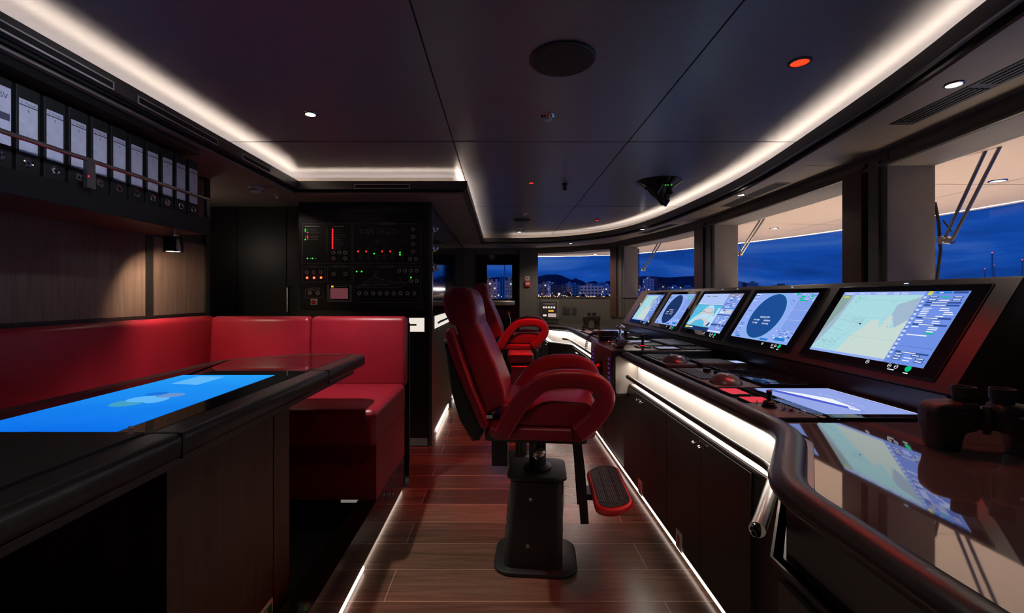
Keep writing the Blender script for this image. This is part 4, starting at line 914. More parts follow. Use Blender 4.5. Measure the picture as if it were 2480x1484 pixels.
        PG([(.05, .12), (.14, .26), (.3, .33), (.45, .33), (.56, .26), (.64, .12)], 's_sand', 3); PG([(.13, .12), (.2, .24), (.34, .30), (.46, .24), (.52, .12)], 's_aqua', 4); PG([(.56, .13), (.60, .24), (.64, .22), (.62, .13)], 's_dark', 5)
        PG([(.2, .40), (.28, .58), (.54, .58), (.60, .40), (.4, .45)], 's_sand', 3)
        for k in range(9): ELL(.20+k*.048, .49+.02*math.sin(k), .008, .012, 's_navy', 5, 8)
        for k in range(6): ELL(.31+k*.035, .60, .006, .010, 's_navy', 5, 8)
        LN((.24, .32), (.30, .60), .0022, 's_dark', 6); LN((.5, .30), (.54, .62), .0022, 's_dark', 6); LN((.40, .99), (.42, .66), .0015, 's_sand', 6); LN((.43, .99), (.44, .66), .0015, 's_sand', 6)
        Q(.12, .925, .42, .935, 's_dark', 3); ELL(.25, .93, .02, .02, 's_yel', 4, 10)
        Q(.62, .12, .68, .62, 's_pale2', 2)
        Q(.68, 0, 1, 1, 's_lav2', 3); Q(.68, .92, 1, 1, 's_grey', 4)
        for k in range(46): u, v = r.uniform(.70, .93), r.uniform(.62, .95); Q(u, v, u+r.uniform(.02, .06), v+.012, r.choice(['s_white', 's_dark', 's_dark', 's_pale']), 5)
        Q(.68, .61, 1, .625, 's_blue2', 5); Q(.70, .48, .98, .60, 's_pale', 5); Q(.84, .50, .97, .57, 's_sand', 6); Q(.72, .50, .81, .53, 's_white', 6); Q(.76, .56, .82, .585, 's_navy', 6); Q(.68, .44, 1, .46, 's_dark', 5)
        ELL(.76, .33, .028, .06, 's_white', 5, 18); ELL(.76, .33, .022, .05, 's_lav2', 6, 18); Q(.68, .17, 1, .215, 's_dark', 5)
        for k in range(18): u, v = r.uniform(.82, .93), r.uniform(.10, .42); Q(u, v, u+r.uniform(.02, .06), v+.012, 's_white', 6)
        Q(.70, .02, 1, .045, 's_white', 5); Q(0, 0, .68, .10, 's_radar2', 2); Q(.02, .04, .13, .085, 's_yel', 3); Q(.14, .05, .24, .075, 's_white', 3)
    disp = D.build('display', t, fixn=False)
    # touch icons on the lower bezel
    m = MB(); zz = lambda u, v, h: T(u, v, .0068+h); yv = .048 if i == 0 else .045
    for cu in ((w*.60, w*.775, w*.825) if i == 0 else (w*.64, w*.80, w*.85)):
        m.rings([[zz(cu+rr*math.cos(2*PI*k/20), yv+rr*math.sin(2*PI*k/20), 0) for k in range(20)] for rr in (.0085, .0065)], 's_white', caps=False)
        m.quad([zz(cu-.005, yv-.001, 0), zz(cu+.005, yv-.001, 0), zz(cu+.005, yv+.001, 0), zz(cu-.005, yv+.001, 0)], 's_white')
    cu = w*.80 if i == 0 else w*.825
    m.quad([zz(cu-.016, yv-.017, 0), zz(cu+.014, yv-.017, 0), zz(cu+.014, yv-.013, 0), zz(cu-.016, yv-.013, 0)], 's_white')
    gu = w*.91; m.quad([zz(gu+.0125*math.cos(2*PI*k/24), yv+.0125*math.sin(2*PI*k/24), 0) for k in range(24)], 's_green')
    m.quad([zz(gu-.011, yv-.021, 0), zz(gu+.009, yv-.021, 0), zz(gu+.009, yv-.017, 0), zz(gu-.011, yv-.017, 0)], 's_white')
    if i == 1: m.quad([zz(gu-.032, yv-.006, 0), zz(gu-.022, yv-.006, 0), zz(gu-.022, yv, 0), zz(gu-.032, yv, 0)], 's_orange')
    m.build('touch_key', t, fixn=False)
monitor(0, 'chart', 'largest nearest helm display showing a sea chart with readings along its top')
monitor(1, 'radar', 'big helm display with a blue radar disc reading RADAR STBY, next to the nearest chart')
monitor(2, 'camera', 'middle helm display showing a view over the foredeck in pale blue')
monitor(3, 'radar', 'smaller far radar display with a dark navy disc, second from the far end')
monitor(4, 'chart', 'farthest helm display, showing a pale chart, at the far end of the slanted housing')
for y in (1.93, 2.68, 3.30, 3.52, 4.2, 4.93, 5.08):
    c = BT(y)(0, SL-.018, .001); m = MB(); m.quad([BT(y)(u, v, .0085) for u, v in ((0, SL-.016), (.022, SL-.016), (.022, SL-.011), (0, SL-.011))], 's_line'); m.build('status_light', bank, fixn=False)
# ================================================================ THINGS ON THE CONSOLE
def flat(name, label, cat, x0, x1, y0, y1, z, h, mt='dgrey', c=.008, group=None):
    t = thing(name, label, cat, ((x0+x1)/2, (y0+y1)/2, z), group=group)
    MB().rbox(x0, x1, y0, y1, z, z+h, mt, r=min(h*.4, .003), c=c).build('body', t); return t
def keys(t, x0, x1, y0, y1, z, nx, ny, mt, h=.004, name='keys', gap=.18):
    m = MB(); dx, dy = (x1-x0)/nx, (y1-y0)/ny
    for i in range(nx):
        for j in range(ny): m.box(x0+dx*(i+gap/2), x0+dx*(i+1-gap/2), y0+dy*(j+gap/2), y0+dy*(j+1-gap/2), z, z+h, mt)
    return m.build(name, t)
def ball(t, x, y, z, r, h, mt='dome', name='palm_dome'):
    m = MB(); n = 28; R = []
    for k in range(9):
        a = PI/2*k/8; rr = math.cos(a)**.75*r if k < 8 else .0006
        hh = h*math.sin(a)**1.5
        R.append([(x+rr*math.cos(2*PI*i/n)*.95, y+rr*math.sin(2*PI*i/n)*1.0, z+hh) for i in range(n)])
    m.rings(R, mt); m.build(name, t)
    b = MB(); b.lathe([(.020*math.cos(q), .020*math.sin(q)) if q < 1.5 else (.0005, .020) for q in (-.6, -.2, .2, .6, 1.0, 1.3, 1.55)], (x+r*.62, y+.0, z+h*.45), 'gloss', n=16); b.build('trackball', t)
def desk_set(my, far=False):
    f = (lambda y: 7.07-y) if far else (lambda y: y)
    def yy(a, b): return tuple(sorted((f(a), f(b))))
    w = 'far ' if far else ''
    pre = 'at the far end of the console' if far else 'near the padded edge'
    y0, y1 = yy(2.035, 2.57)
    t = flat('trackball_keyboard', 'black backlit keyboard with a large rounded palm trackball lit red' if not far else 'low black keyboard with a rounded trackball on the far half of the console', 'keyboard', .965, 1.18, y0, y1, ZT, .012)
    ky = yy(2.22, 2.54); keys(t, .985, 1.085, ky[0], ky[1], ZT+.012, 6, 14, 'blk', .004)
    ball(t, 1.062, f(2.13), ZT+.012, .076, .046)
    for x, y, r in ((1.115, 2.44, .020), (1.125, 2.36, .010), (1.135, 2.32, .010), (1.145, 2.28, .010)): MB().lathe([(r, 0), (r*.96, .020), (.0005, .021)], (x, f(y), ZT+.012), 'blk', n=18).build('knob', t)
    y0, y1 = yy(2.08, 2.66)
    t = flat('black_tablet', 'switched-off black glass tablet lying flat beside the red-lit trackball' if not far else 'switched-off black tablet lying flat on the far half of the console', 'tablet', 1.215, 1.487, y0, y1, ZT, .016, 'glass_blk', .006)
    MB().rbox(1.235, 1.47, y0+.03, y1-.03, ZT+.016, ZT+.0172, 'gloss', r=.0004, c=.004).build('screen', t)
    MB().lathe([(.004, 0), (.0004, .0006)], (1.262, f(2.10), ZT+.0165), 'e_red', n=10).build('indicator_lamp', t)
    for a, b, xx, lb in ((1.89, 2.01, (.965, 1.05), 'small red-lit keypad in front of the red-lit trackball'), (1.735, 1.845, (.965, 1.065), 'small red-lit keypad beside the joystick, nearest of the two')):
        y0, y1 = yy(a, b)
        if far: lb = 'small flat keypad on the far desk, ' + ('farther from the end' if a > 1.8 else 'beside the far joystick')
        t = flat('keypad', lb, 'keypad', xx[0], xx[1], y0, y1, ZT, .010, 'blk', .003)
        MB().box(xx[0]+.006, xx[1]-.004, y0+.010, y1-.006, ZT+.010, ZT+.0112, 'tileglow' if far else 'e_keyred').build('key_film', t)
    y0, y1 = yy(1.515, 1.715)
    t = flat('joystick_console', 'red-lit joystick control panel with small toggle switches, nearest the console corner' if not far else 'joystick panel with small toggle switches at the far end of the console', 'control panel', .925, 1.068, y0, y1, ZT, .014, 'dgrey', .003)
    m = MB(); m.lathe([(.026, 0), (.026, .006), (.019, .008), (.024, .013), (.018, .016), (.021, .020), (.014, .024), (.008, .026), (.008, .044), (.0095, .046), (.0095, .058), (.0005, .060)], (.985, f(1.655), ZT+.014), 'blk', n=22); m.build('joystick', t)
    MB().lathe([(.0095, 0), (.008, .003), (.0005, .004)], (.985, f(1.655), ZT+.073), 'redcore', n=16).build('thumb_button', t)
    for x, y in ((1.00, 1.60), (1.015, 1.585), (1.035, 1.60), (1.045, 1.575), (1.02, 1.62), (.96, 1.69)):
        MB().lathe([(.005, 0), (.005, .003), (.0018, .004), (.0015, .014), (.0024, .016), (.0004, .017)], (x, f(y), ZT+.014), 'chrome', n=10).build('toggle_switch', t)
    MB().lathe([(.006, 0), (.006, .010), (.0004, .011)], (1.025, f(1.592), ZT+.014), 'redp', n=12).build('push_button', t)
    for x, y in ((.935, 1.705), (1.058, 1.705), (.935, 1.525), (1.058, 1.525)): MB().lathe([(.004, 0), (.0035, .0015), (.0004, .0018)], (x, f(y), ZT+.014), 'steel', n=10).build('screw', t)
    m = MB()
    for x in (.945, .952, 1.045): m.box(x-.0007, x+.0007, y0+.03, y1-.03, ZT+.014, ZT+.0144, 'engrave')
    m.build('engraving', t)
    y0, y1 = yy(1.515, 2.022)
    t = flat('desk_display', 'flat desk display showing a white ship profile on pale blue' if not far else 'flat lit desk display lying at the far end of the console', 'monitor', 1.078, 1.487, y0, y1, ZT, .012, 'glass_blk', .004)
    m = MB(); z = ZT+.0126; gx = lambda x: x; g = lambda pts, mt, l=0: m.quad([(x, f(y), z+l*.0003) for x, y in pts], mt)
    g([(1.125, 1.56), (1.45, 1.56), (1.45, 2.0), (1.125, 2.0)], 's_ship')
    g([(1.165, 1.96), (1.19, 1.99), (1.235, 1.85), (1.28, 1.66), (1.29, 1.585), (1.262, 1.64), (1.20, 1.83)], 's_hull', 1)
    g([(1.195, 1.965), (1.225, 1.93), (1.255, 1.90), (1.295, 1.83), (1.315, 1.79), (1.305, 1.72), (1.295, 1.64), (1.272, 1.70), (1.235, 1.84)], 's_white', 2)
    g([(1.262, 1.63), (1.278, 1.66), (1.29, 1.625), (1.28, 1.60)], 's_white', 2)
    g([(1.445, 1.57), (1.449, 1.57), (1.449, 1.99), (1.445, 1.99)], 's_white', 2); g([(1.432, 1.60), (1.434, 1.60), (1.434, 1.97), (1.432, 1.97)], 's_hull', 2)
    g([(1.18, 1.94), (1.187, 1.94), (1.187, 1.965), (1.18, 1.965)], 's_green', 3)
    for k in range(14): g([(1.33+.004*(k % 3), 1.66+k*.018), (1.34+.003*(k % 4), 1.66+k*.018), (1.34+.003*(k % 4), 1.664+k*.018), (1.33+.004*(k % 3), 1.664+k*.018)], 's_line', 2)
    m.build('display', t, fixn=False)
C_('s_ship', (.30, .38, .80)); C_('s_hull', (.08, .11, .62))
desk_set(0); desk_set(0, True)
t = flat('trackball_keyboard', 'dark keyboard with a rounded unlit trackball in front of the pod', 'keyboard', .97, 1.16, 2.66, 3.12, ZT, .020)
keys(t, .99, 1.10, 2.84, 3.10, ZT+.020, 6, 11, 'dgrey', .004); ball(t, 1.065, 2.76, ZT+.020, .076, .045)
MB().lathe([(.018, 0), (.017, .016), (.0005, .017)], (1.14, 3.02, ZT+.02), 'blk', n=18).build('knob', t)
t = flat('keypad', 'narrow dark keypad standing between the unlit trackball and the small tablet', 'keypad', 1.185, 1.235, 2.86, 3.12, ZT, .014); keys(t, 1.19, 1.23, 2.88, 3.10, ZT+.014, 3, 10, 'grey', .002)
t = flat('keypad', 'thick dark keypad with grey keys between the unlit trackball and the monitor plinth', 'keypad', 1.19, 1.385, 2.665, 2.85, ZT, .026); keys(t, 1.205, 1.37, 2.68, 2.84, ZT+.026, 7, 6, 'grey', .002)
t = flat('small_tablet', 'small black tablet lying against the near side of the pod', 'tablet', 1.25, 1.46, 2.92, 3.12, ZT, .010, 'glass_blk'); MB().box(1.262, 1.448, 2.935, 3.105, ZT+.010, ZT+.0105, 'gloss').build('screen', t)
t = flat('phone_cradle', 'small dark device with a lit pale blue screen beside the thick keypad', 'device', 1.40, 1.475, 2.69, 2.83, ZT, .022); MB().box(1.41, 1.465, 2.705, 2.79, ZT+.022, ZT+.0226, 's_pale').build('screen', t)
# on the pod
ZP = .922
t = thing('throttle_lever', 'polished chrome throttle lever on the pod', 'throttle', (.875, 3.36, ZP))
m = MB(); m.rbox(.845, .905, 3.30, 3.44, ZP, ZP+.012, 'blk', r=.003, c=.01); m.build('base', t)
m = MB(); m.lathe([(.012, 0), (.024, .0), (.031, .004), (.033, .010), (.033, .07), (.030, .078), (.022, .080), (.022, .085)], (.875, 3.27, ZP+.046), 'gloss', axis='y', n=28); m.build('hub', t)
m = MB(); m.lathe([(.026, -.004), (.033, -.004), (.034, .004), (.026, .002)], (.875, 3.27, ZP+.046), 'chrome', axis='y', n=28); m.lathe([(.020, .002), (.012, -.002), (.0005, -.003)], (.875, 3.27, ZP+.046), 'chrome', axis='y', n=20); m.build('end_ring', t)
m = MB(); m.tube([(.878, 3.32, ZP+.065), (.880, 3.33, ZP+.10), (.884, 3.35, ZP+.135)], [.012, .009, .010], 'chrome', n=14); m.build('arm', t)
m = MB(); m.tube([(.862, 3.34, ZP+.145), (.870, 3.345, ZP+.152), (.895, 3.355, ZP+.155), (.918, 3.36, ZP+.148)], [.012, .018, .018, .010], 'chrome', n=16); m.build('grip', t)
def stick(x, y, lb, h=.085, ring='blk'):
    t = thing('joystick', lb, 'joystick', (x, y, ZP)); MB().rbox(x-.05, x+.05, y-.05, y+.05, ZP, ZP+.008, 'dgrey', r=.002, c=.006).build('base', t)
    MB().lathe([(.020, .008), (.016, .018), (.010, .03), (.009, h*.6), (.013, h*.75), (.013, h*.96), (.0005, h)], (x, y, ZP), 'blk', n=18).build('stick', t)
    MB().lathe([(.0165, .010), (.0175, .014), (.0165, .018)], (x, y, ZP), ring, n=18).build('ring', t)
stick(1.05, 3.34, 'black joystick with a red ring standing alone in the middle of the pod', .10, 'e_red')
stick(.915, 3.70, 'black joystick at the left of the pod, behind the chrome throttle', .10)
stick(1.0, 3.62, 'black joystick partly hidden right behind the chrome throttle lever', .11)
t = thing('radio_unit', 'black radio box with a coiled cord at the left edge of the pod', 'radio', (.90, 3.83, ZP))
MB().rbox(.83, .985, 3.79, 3.86, ZP, ZP+.088, 'blk', r=.004, c=.008).build('case', t); MB().box(.85, .965, 3.788, 3.790, ZP+.040, ZP+.046, 'engrave').build('label_strip', t)
pts = []
for k in range(150):
    u = k/149; cx, cy, cz = .828-.085*math.sin(PI*.5*u), 3.845+.09*u, ZP+.055+.02*math.sin(PI*u)-.13*u*u
    a = u*2*PI*17; pts.append((cx+.010*math.cos(a), cy+.004, cz+.010*math.sin(a)))
MB().tube(pts, .0028, 'blk', n=6).build('coiled_cord', t)
t = thing('control_knob', 'low round chrome knob in front of the radio box on the pod', 'knob', (.86, 3.56, ZP)); MB().lathe([(.030, 0), (.030, .006), (.022, .012), (.022, .024), (.018, .028), (.0005, .029)], (.86, 3.56, ZP), 'chrome', n=24).build('dial', t)
for x0, x1, y0, y1, mt, lb in ((1.12, 1.28, 3.19, 3.33, 's_grey', 'square softly lit keypad at the near edge of the pod, right of the joystick'), (1.31, 1.39, 3.20, 3.34, 'blk', 'small dark key panel at the near edge of the pod, middle one'), (1.40, 1.475, 3.20, 3.34, 'blk', 'small dark key panel at the near edge of the pod, nearest the monitors'),
    (1.07, 1.24, 3.42, 3.56, 'grey', 'flat grey panel in the middle row of the pod'), (1.05, 1.22, 3.64, 3.80, 's_grey', 'softly lit flat panel in the back row of the pod')):
    t = flat('key_panel', lb, 'keypad', x0, x1, y0, y1, ZP, .008, 'dgrey', .004); MB().box(x0+.012, x1-.012, y0+.015, y1-.012, ZP+.008, ZP+.0086, mt).build('face', t)
M['s_grey'] = emit('screen soft grey', (.13, .14, .17), 1)
for o in bpy.data.objects:
    if o.type == 'MESH' and o.name.startswith('face') and o.parent and o.parent.name.startswith('key_panel'):
        for i, mm in enumerate(o.data.materials):
            if mm.name.startswith('screen grey'): o.data.materials[i] = M['s_grey']
t = flat('pod_keyboard', 'keyboard with rows of shining pale keys at the back of the pod beside the monitors', 'keyboard', 1.27, 1.475, 3.40, 3.86, ZP, .014); keys(t, 1.28, 1.465, 3.42, 3.84, ZP+.014, 8, 16, 'steel', .004)

# binoculars
def binoculars(label, loc, rz, text=False):
    t = thing('binoculars', label, 'binoculars', loc, rz)
    for s in (-1, 1):
        # objective tube below, broad prism housing above, shoulder rounding into the eyepiece
        m = MB(); m.lathe([(.028, 0), (.0345, .001), (.036, .006), (.036, .026), (.034, .030), (.034, .050)], (s*.086, 0, 0), 'blk2', n=30)
        R = []
        for z, x0, x1, w, r in ((.001, .056, .118, .032, .030), (.006, .050, .123, .036, .030), (.040, .046, .127, .039, .030), (.052, .040, .128, .040, .028), (.060, .020, .130, .041, .026), (.075, .018, .131, .041, .024), (.100, .016, .130, .041, .022), (.114, .016, .126, .040, .020), (.123, .017, .116, .037, .018), (.129, .018, .096, .032, .016), (.132, .020, .080, .026, .014)):
            R.append([(s*a, b, z) for a, b in rrect(x0, x1, -w, w, r, 5)])
        m.rings(R, 'blk2')
        for k in range(0): m.lathe([(.0365, .008+k*.0045), (.0372, .0095+k*.0045), (.0365, .011+k*.0045)], (s*.086, 0, 0), 'blk2', n=26)
        m.build('barrel', t, local=True)
        m = MB(); m.lathe([(.021, .128), (.023, .134), (.023, .141), (.0255, .143), (.0265, .168), (.0262, .172), (.0225, .172), (.020, .160), (.0005, .158)], (s*.040, 0, 0), 'blk2', n=30); m.build('eyecup', t, local=True)
    m = MB(); m.prism(rrect(-.020, .020, .060, .118, .006, 3), -.020, .020, 'blk2', T=Txz, r=.004, seg=2); m.build('bridge', t, local=True)
    m = MB(); m.lathe([(.009, .05), (.009, .124), (.0005, .125)], (0, -.016, 0), 'dgrey', n=14); m.build('hinge', t, local=True)
    if text:
        m = MB(); m.text('STEINER', lambda a, b, h: (a, -.0414-h, b), .0095, 'white', x=.052, y=.100, bold=.0001); m.text('7x50', lambda a, b, h: (a, -.0414-h, b), .006, 'grey', x=-.062, y=.104)
        m.text('Commander', lambda a, b, h: (a, -.0400-h, b), .006, 'grey', x=-.060, y=.101) if False else None
        m.build('lettering', t, local=True)
    return t
binoculars('large black binoculars standing upright on the polished wing desk close to the camera', (1.30, 1.215, ZT+.003), math.radians(-20), True)
binoculars('small-looking black binoculars standing on the far wing desk under the far window', (1.36, 6.78, ZT+.003), math.radians(8))

# ================================================================ HELM CHAIRS
def helm_chair(label, loc, rz, lift=0):
    t = thing('helm_chair', label, 'chair', loc, rz, 'red leather helm chairs')
    B = lambda m, n, l=None: (lambda o: (o.__setitem__('label', l) if l else None, o)[1])(m.build(n, t, local=True))
    zb = lift
    # floor plate, pedestal shroud, column
    m = MB(); m.prism(rrect(-.20, .20, -.165, .165, .09, 7), 0, .020, 'blk', r=.006, seg=2); B(m, 'floor_plate')
    m = MB(); R = []
    for z, x0, x1, w in ((.020, -.150, .130, .125), (.10, -.148, .130, .123), (.19, -.142, .131, .120), (.215, -.135, .131, .118), (.235, -.140, .132, .119), (.255, -.132, .132, .117), (.275, -.137, .133, .118), (.30, -.128, .134, .118), (.40, -.120, .135, .120), (.425, -.118, .135, .122)):
        R.append([(a, b, z) for a, b in rrect(x0, x1, -w, w, .035, 4)])
    m.rings(R, 'blk'); B(m, 'pedestal_shroud')
    m = MB(); m.prism(rrect(-.135, .150, -.135, .135, .05, 6), .432, .452, 'blk', r=.006, seg=3); B(m, 'pedestal_cap')
    for x, z in ((-.02, .345), (-.035, .125)): B(MB().lathe([(.009, 0), (.009, -.004), (.0005, -.006)], (x, -.121, z), 'steel', n=14, axis='y'), 'screw')
    m = MB(); m.lathe([(.070, .455), (.070, .463), (.055, .468), (.042, .470), (.042, .60+zb), (.075, .605+zb), (.075, .640+zb), (.0005, .641+zb)], (0.01, 0, 0), 'blk', n=26); B(m, 'column')
    m = MB(); m.lathe([(.030, 0), (.030, -.025), (.024, -.030), (.018, -.026), (.0005, -.026)], (.02, -.055, .54+zb), 'steel', n=22, axis='y'); B(m, 'height_knob')
    m = MB(); m.rbox(-.14, .24, -.17, .17, .625+zb, .662+zb, 'blk', r=.006, c=.03); m.rbox(-.235, -.10, -.15, .15, .622+zb, .675+zb, 'dgrey', r=.006, c=.01); B(m, 'seat_plate')
    # footrest posts and footrest
    for y in (-.10, .10):
        m = MB(); m.tube([(.175, y, .65+zb), (.205, y, .48+zb), (.225, y, .245+zb)], .0, 'blk') if False else m.sweep([(.195, y, .64+zb), (.215, y, .48+zb), (.232, y, .235+zb)], [(-.013, -.019), (.013, -.019), (.013, .019), (-.013, .019)], 'blk')
        B(m, 'footrest_post')
    m = MB(); m.box(-.205, -.13, -.13, -.05, .50+zb, .625+zb, 'blk'); B(m, 'mount_block')
    m = MB(); m.box(.225, .33, -.05, .05, .320+zb, .348+zb, 'blk'); m.box(.215, .240, -.11, .11, .318+zb, .348+zb, 'blk'); B(m, 'footrest_bracket')
    P = rrect(.270, .440, -.255, .255, .082, 8)
    tl = lambda a, b, h: (a, b, h+zb+(a-.36)*.18+.0)
    m = MB(); m.prism(P, .342, .378, 'redp', T=tl, r=.014, seg=4); B(m, 'footrest_rim', 'red oval rim')
    m = MB(); m.prism(inset(P, .017), .378, .3805, 'blk2', T=tl)
    for k in range(15): x = .296+k*.0085; m.box(x-.0022, x+.0022, -.215+abs(k-7)*.006, .215-abs(k-7)*.006, .3805, .3830, 'dgrey' if k not in (4, 10) else 'blk2', T=tl)
    B(m, 'footrest_tread', 'ribbed grey tread')
    z = lambda v: v+zb
    # seat
    m = MB(); m.prism([(-.21, z(.690)), (-.18, z(.662)), (.20, z(.662)), (.262, z(.685)), (.268, z(.712)), (.22, z(.722)), (-.20, z(.722))], -.262, .262, 'leather', T=Txz, r=.018); B(m, 'seat_base')
    m = MB(); m.prism([(-.16, z(.715)), (.235, z(.715)), (.285, z(.755)), (.29, z(.79)), (.25, z(.822)), (-.02, z(.812)), (-.16, z(.825))], -.212, .212, 'leather', T=Txz, r=.03, seg=5) if False else m.prism(fillet([(-.16, z(.715)), (.235, z(.715)), (.292, z(.760)), (.285, z(.815)), (.0, z(.808)), (-.16, z(.825))], .045, 5, closed=True), -.212, .212, 'leather', T=Txz, r=.026, seg=5); B(m, 'seat_cushion')
    # backrest: cushion, headrest, side bolsters, shell
    def tap(mb, poly, y0, y1, mt, r, crown=0, seg=5):
        k = lambda v: 1-.17*min(1, max(0, (v-zb-.85)/.45))**1.3
        mb.prism(poly, y0, y1, mt, T=lambda a, b, h: (a, h*k(b), b), r=r, seg=seg)
    LB = [(-.377, 1.175), (-.352, 1.10), (-.29, .93), (-.225, .75)]; RB = [(-.13, .80), (-.135, .87), (-.185, 1.0), (-.235, 1.11), (-.268, 1.180), (-.30, 1.195)]
    m = MB(); tap(m, fillet([(x, z(v)) for x, v in RB[::1]+LB], .02, 3, closed=True), -.192, .192, 'leather', .022); B(m, 'back_cushion')
    hp = [(-.262, 1.160), (-.272, 1.23), (-.283, 1.29), (-.303, 1.325), (-.335, 1.345), (-.385, 1.345), (-.425, 1.325), (-.438, 1.29), (-.425, 1.22), (-.398, 1.168), (-.34, 1.158)]
    m = MB(); tap(m, [(x, z(v)) for x, v in hp], -.198, .198, 'leather', .034); B(m, 'headrest')
    for s in (-1, 1):
        pl = [(-.415, 1.135), (-.395, 1.158), (-.372, 1.14), (-.335, 1.03), (-.275, .875), (-.205, .715), (-.215, .695), (-.245, .70), (-.315, .86), (-.385, 1.03)]
        a, b = (.165, .232) if s > 0 else (-.232, -.165)
        m = MB(); tap(m, fillet([(x, z(v)) for x, v in pl[::-1]], .02, 3, closed=True), a, b, 'leather', .012, seg=4); B(m, 'side_bolster')
    sh = [(-.405, 1.10), (-.425, 1.10), (-.405, .98), (-.385, .86), (-.345, .73), (-.285, .635), (-.255, .640), (-.225, .70), (-.30, .86), (-.37, 1.03)]
    m = MB(); tap(m, [(x, z(v)) for x, v in sh[::-1]], -.215, .215, 'blk2', .02, seg=3); B(m, 'back_shell')
    m = MB(); m.box(-.218, -.190, -.235, -.2325, z(.752), z(.766), 'white'); m.text('XO', lambda a, b, h: (a, -.2353, b), .010, 'dgrey', x=-.212, y=z(.755)); B(m, 'maker_tag')
    # loop armrests
    raw = [(-.125, .730), (-.079, .810), (-.02, .885), (.029, .924), (.10, .942), (.215, .942), (.283, .918), (.312, .868), (.288, .805), (.235, .745), (.185, .705)]
    for s in (-1, 1):
        pth = [(p[0], s*.262, z(p[1])) for p in fillet([(-.145, .695)]+raw, .06, 5)]
        sec = [(.037*math.copysign(abs(math.cos(q))**.5, math.cos(q)), .040*math.copysign(abs(math.sin(q))**.5, math.sin(q))) for q in [2*PI*k/20 for k in range(20)]]
        m = MB(); m.sweep(pth, sec, 'leather'); B(m, 'armrest')
        m = MB(); pp = [(-.10, z(.735)), (-.02, z(.725)), (.19, z(.725)), (.235, z(.775)), (.25, z(.83)), (.05, z(.84)), (-.02, z(.80))]; m.prism(fillet(pp, .04, 4, closed=True), s*.235-.014, s*.235+.014, 'leather', T=Txz, r=.010, seg=3); B(m, 'side_panel')
    return t
helm_chair('nearest red leather helm chair, in front of the big chart display', (.17, 2.24, 0), math.radians(-5))
c2 = helm_chair('farther red leather helm chair, raised a little higher, near the glazed side door', (.15, 4.78, 0), math.radians(-4), .10)
for c in (c2,): del c['group']
del bpy.data.objects['helm_chair']['group']
# red padded box unit between the chairs
t = thing('padded_stool', 'two-tier red padded stool glowing under a red lamp between the two helm chairs', 'stool', (.17, 3.62, 0))
MB().rbox(.055, .255, 3.50, 3.78, .78, .855, 'leather', r=.02, c=.02).build('top_cushion', t)
MB().rbox(.075, .245, 3.46, 3.52, .62, .765, 'leather', r=.012, c=.012).build('front_cushion', t)
MB().rbox(.085, .235, 3.525, 3.75, .16, .778, 'blk', r=.004, c=.01).build('body', t)
m = MB(); m.lathe([(.13, 0), (.13, .02), (.05, .03), (.045, .16)], (.16, 3.64, 0), 'blk', n=24); m.build('pedestal', t)

# ================================================================ OUTSIDE
ARC = [(4.35, -2.5), (4.30, .5), (4.22, 2.2), (4.16, 3.59), (4.08, 4.24), (3.90, 5.17), (3.62, 5.95), (3.30, 6.60), (2.95, 7.20), (2.55, 7.75), (2.0, 8.25), (1.3, 8.45), (.67, 8.52), (-1.2, 8.6)]
AS = smooth_path(ARC, 2)
GO = [(x+.02, y+.01) for x, y in GLASS]
m = MB(); P = AS+[(-1.2, 7.93), (.31, 7.93)]+GO[::-1][1:]+[(2.07, -2.5)]
poly_ = [Vector((x, y, 0)) for x, y in P]; tr = tessellate_polygon([poly_])
m.add([(x, y, 2.05) for x, y in P]+[(x, y, 2.16) for x, y in P], [tuple(t_) for t_ in tr]+[tuple(len(P)+i for i in t_) for t_ in tr], 'overhang')
ring_wall(m, P, 2.05, 2.16, 'overhang')
for x0, y0, x1, y1 in ((2.5, 3.0, 4.1, 3.02), (2.5, 4.6, 3.95, 4.75), (2.45, 5.9, 3.55, 6.2), (3.3, .5, 3.3, 5.2), (2.5, 1.6, 4.2, 1.6)):
    a, b = Vector((x0, y0)), Vector((x1, y1)); n_ = (b-a).normalized(); n_ = Vector((-n_.y, n_.x))*.003; m.quad([(p.x, p.y, 2.0492) for p in (a-n_, b-n_, b+n_, a+n_)], 'dgrey')
o = m.build('roof_overhang', fixn=False); tag(o, 'beige roof overhang seen outside above all the windscreens', 'roof', kind='structure'); o.name = 'trim_10'; del o['label']; del o['category']
m = MB(); a = offpath(AS, -.092); b = offpath(AS, -.078)
m.add([(x, y, 2.0485) for x, y in a]+[(x, y, 2.0485) for x, y in b], [(i, i+1, len(a)+i+1, len(a)+i) for i in range(len(a)-1)], 'led')
tag(m.build('eave_led_strip', fixn=False), 'thin bright led line along the outer edge of the beige overhang outside', 'light')
m = MB(); m.prism([(x, y) for x, y in P], .20, .26, 'deckpaint'); struct(m, 'floor')
for x, y, lb in ((3.21, 2.91, 'lit downlight in the beige overhang outside the nearest windscreen'), (3.0, 4.95, 'lit downlight in the beige overhang outside the middle windscreen'), (1.66, 7.95, 'lit downlight in the beige overhang outside the far window')):
    ceil_lamp('overhang_light', lb, x, y, 2.05, .035)
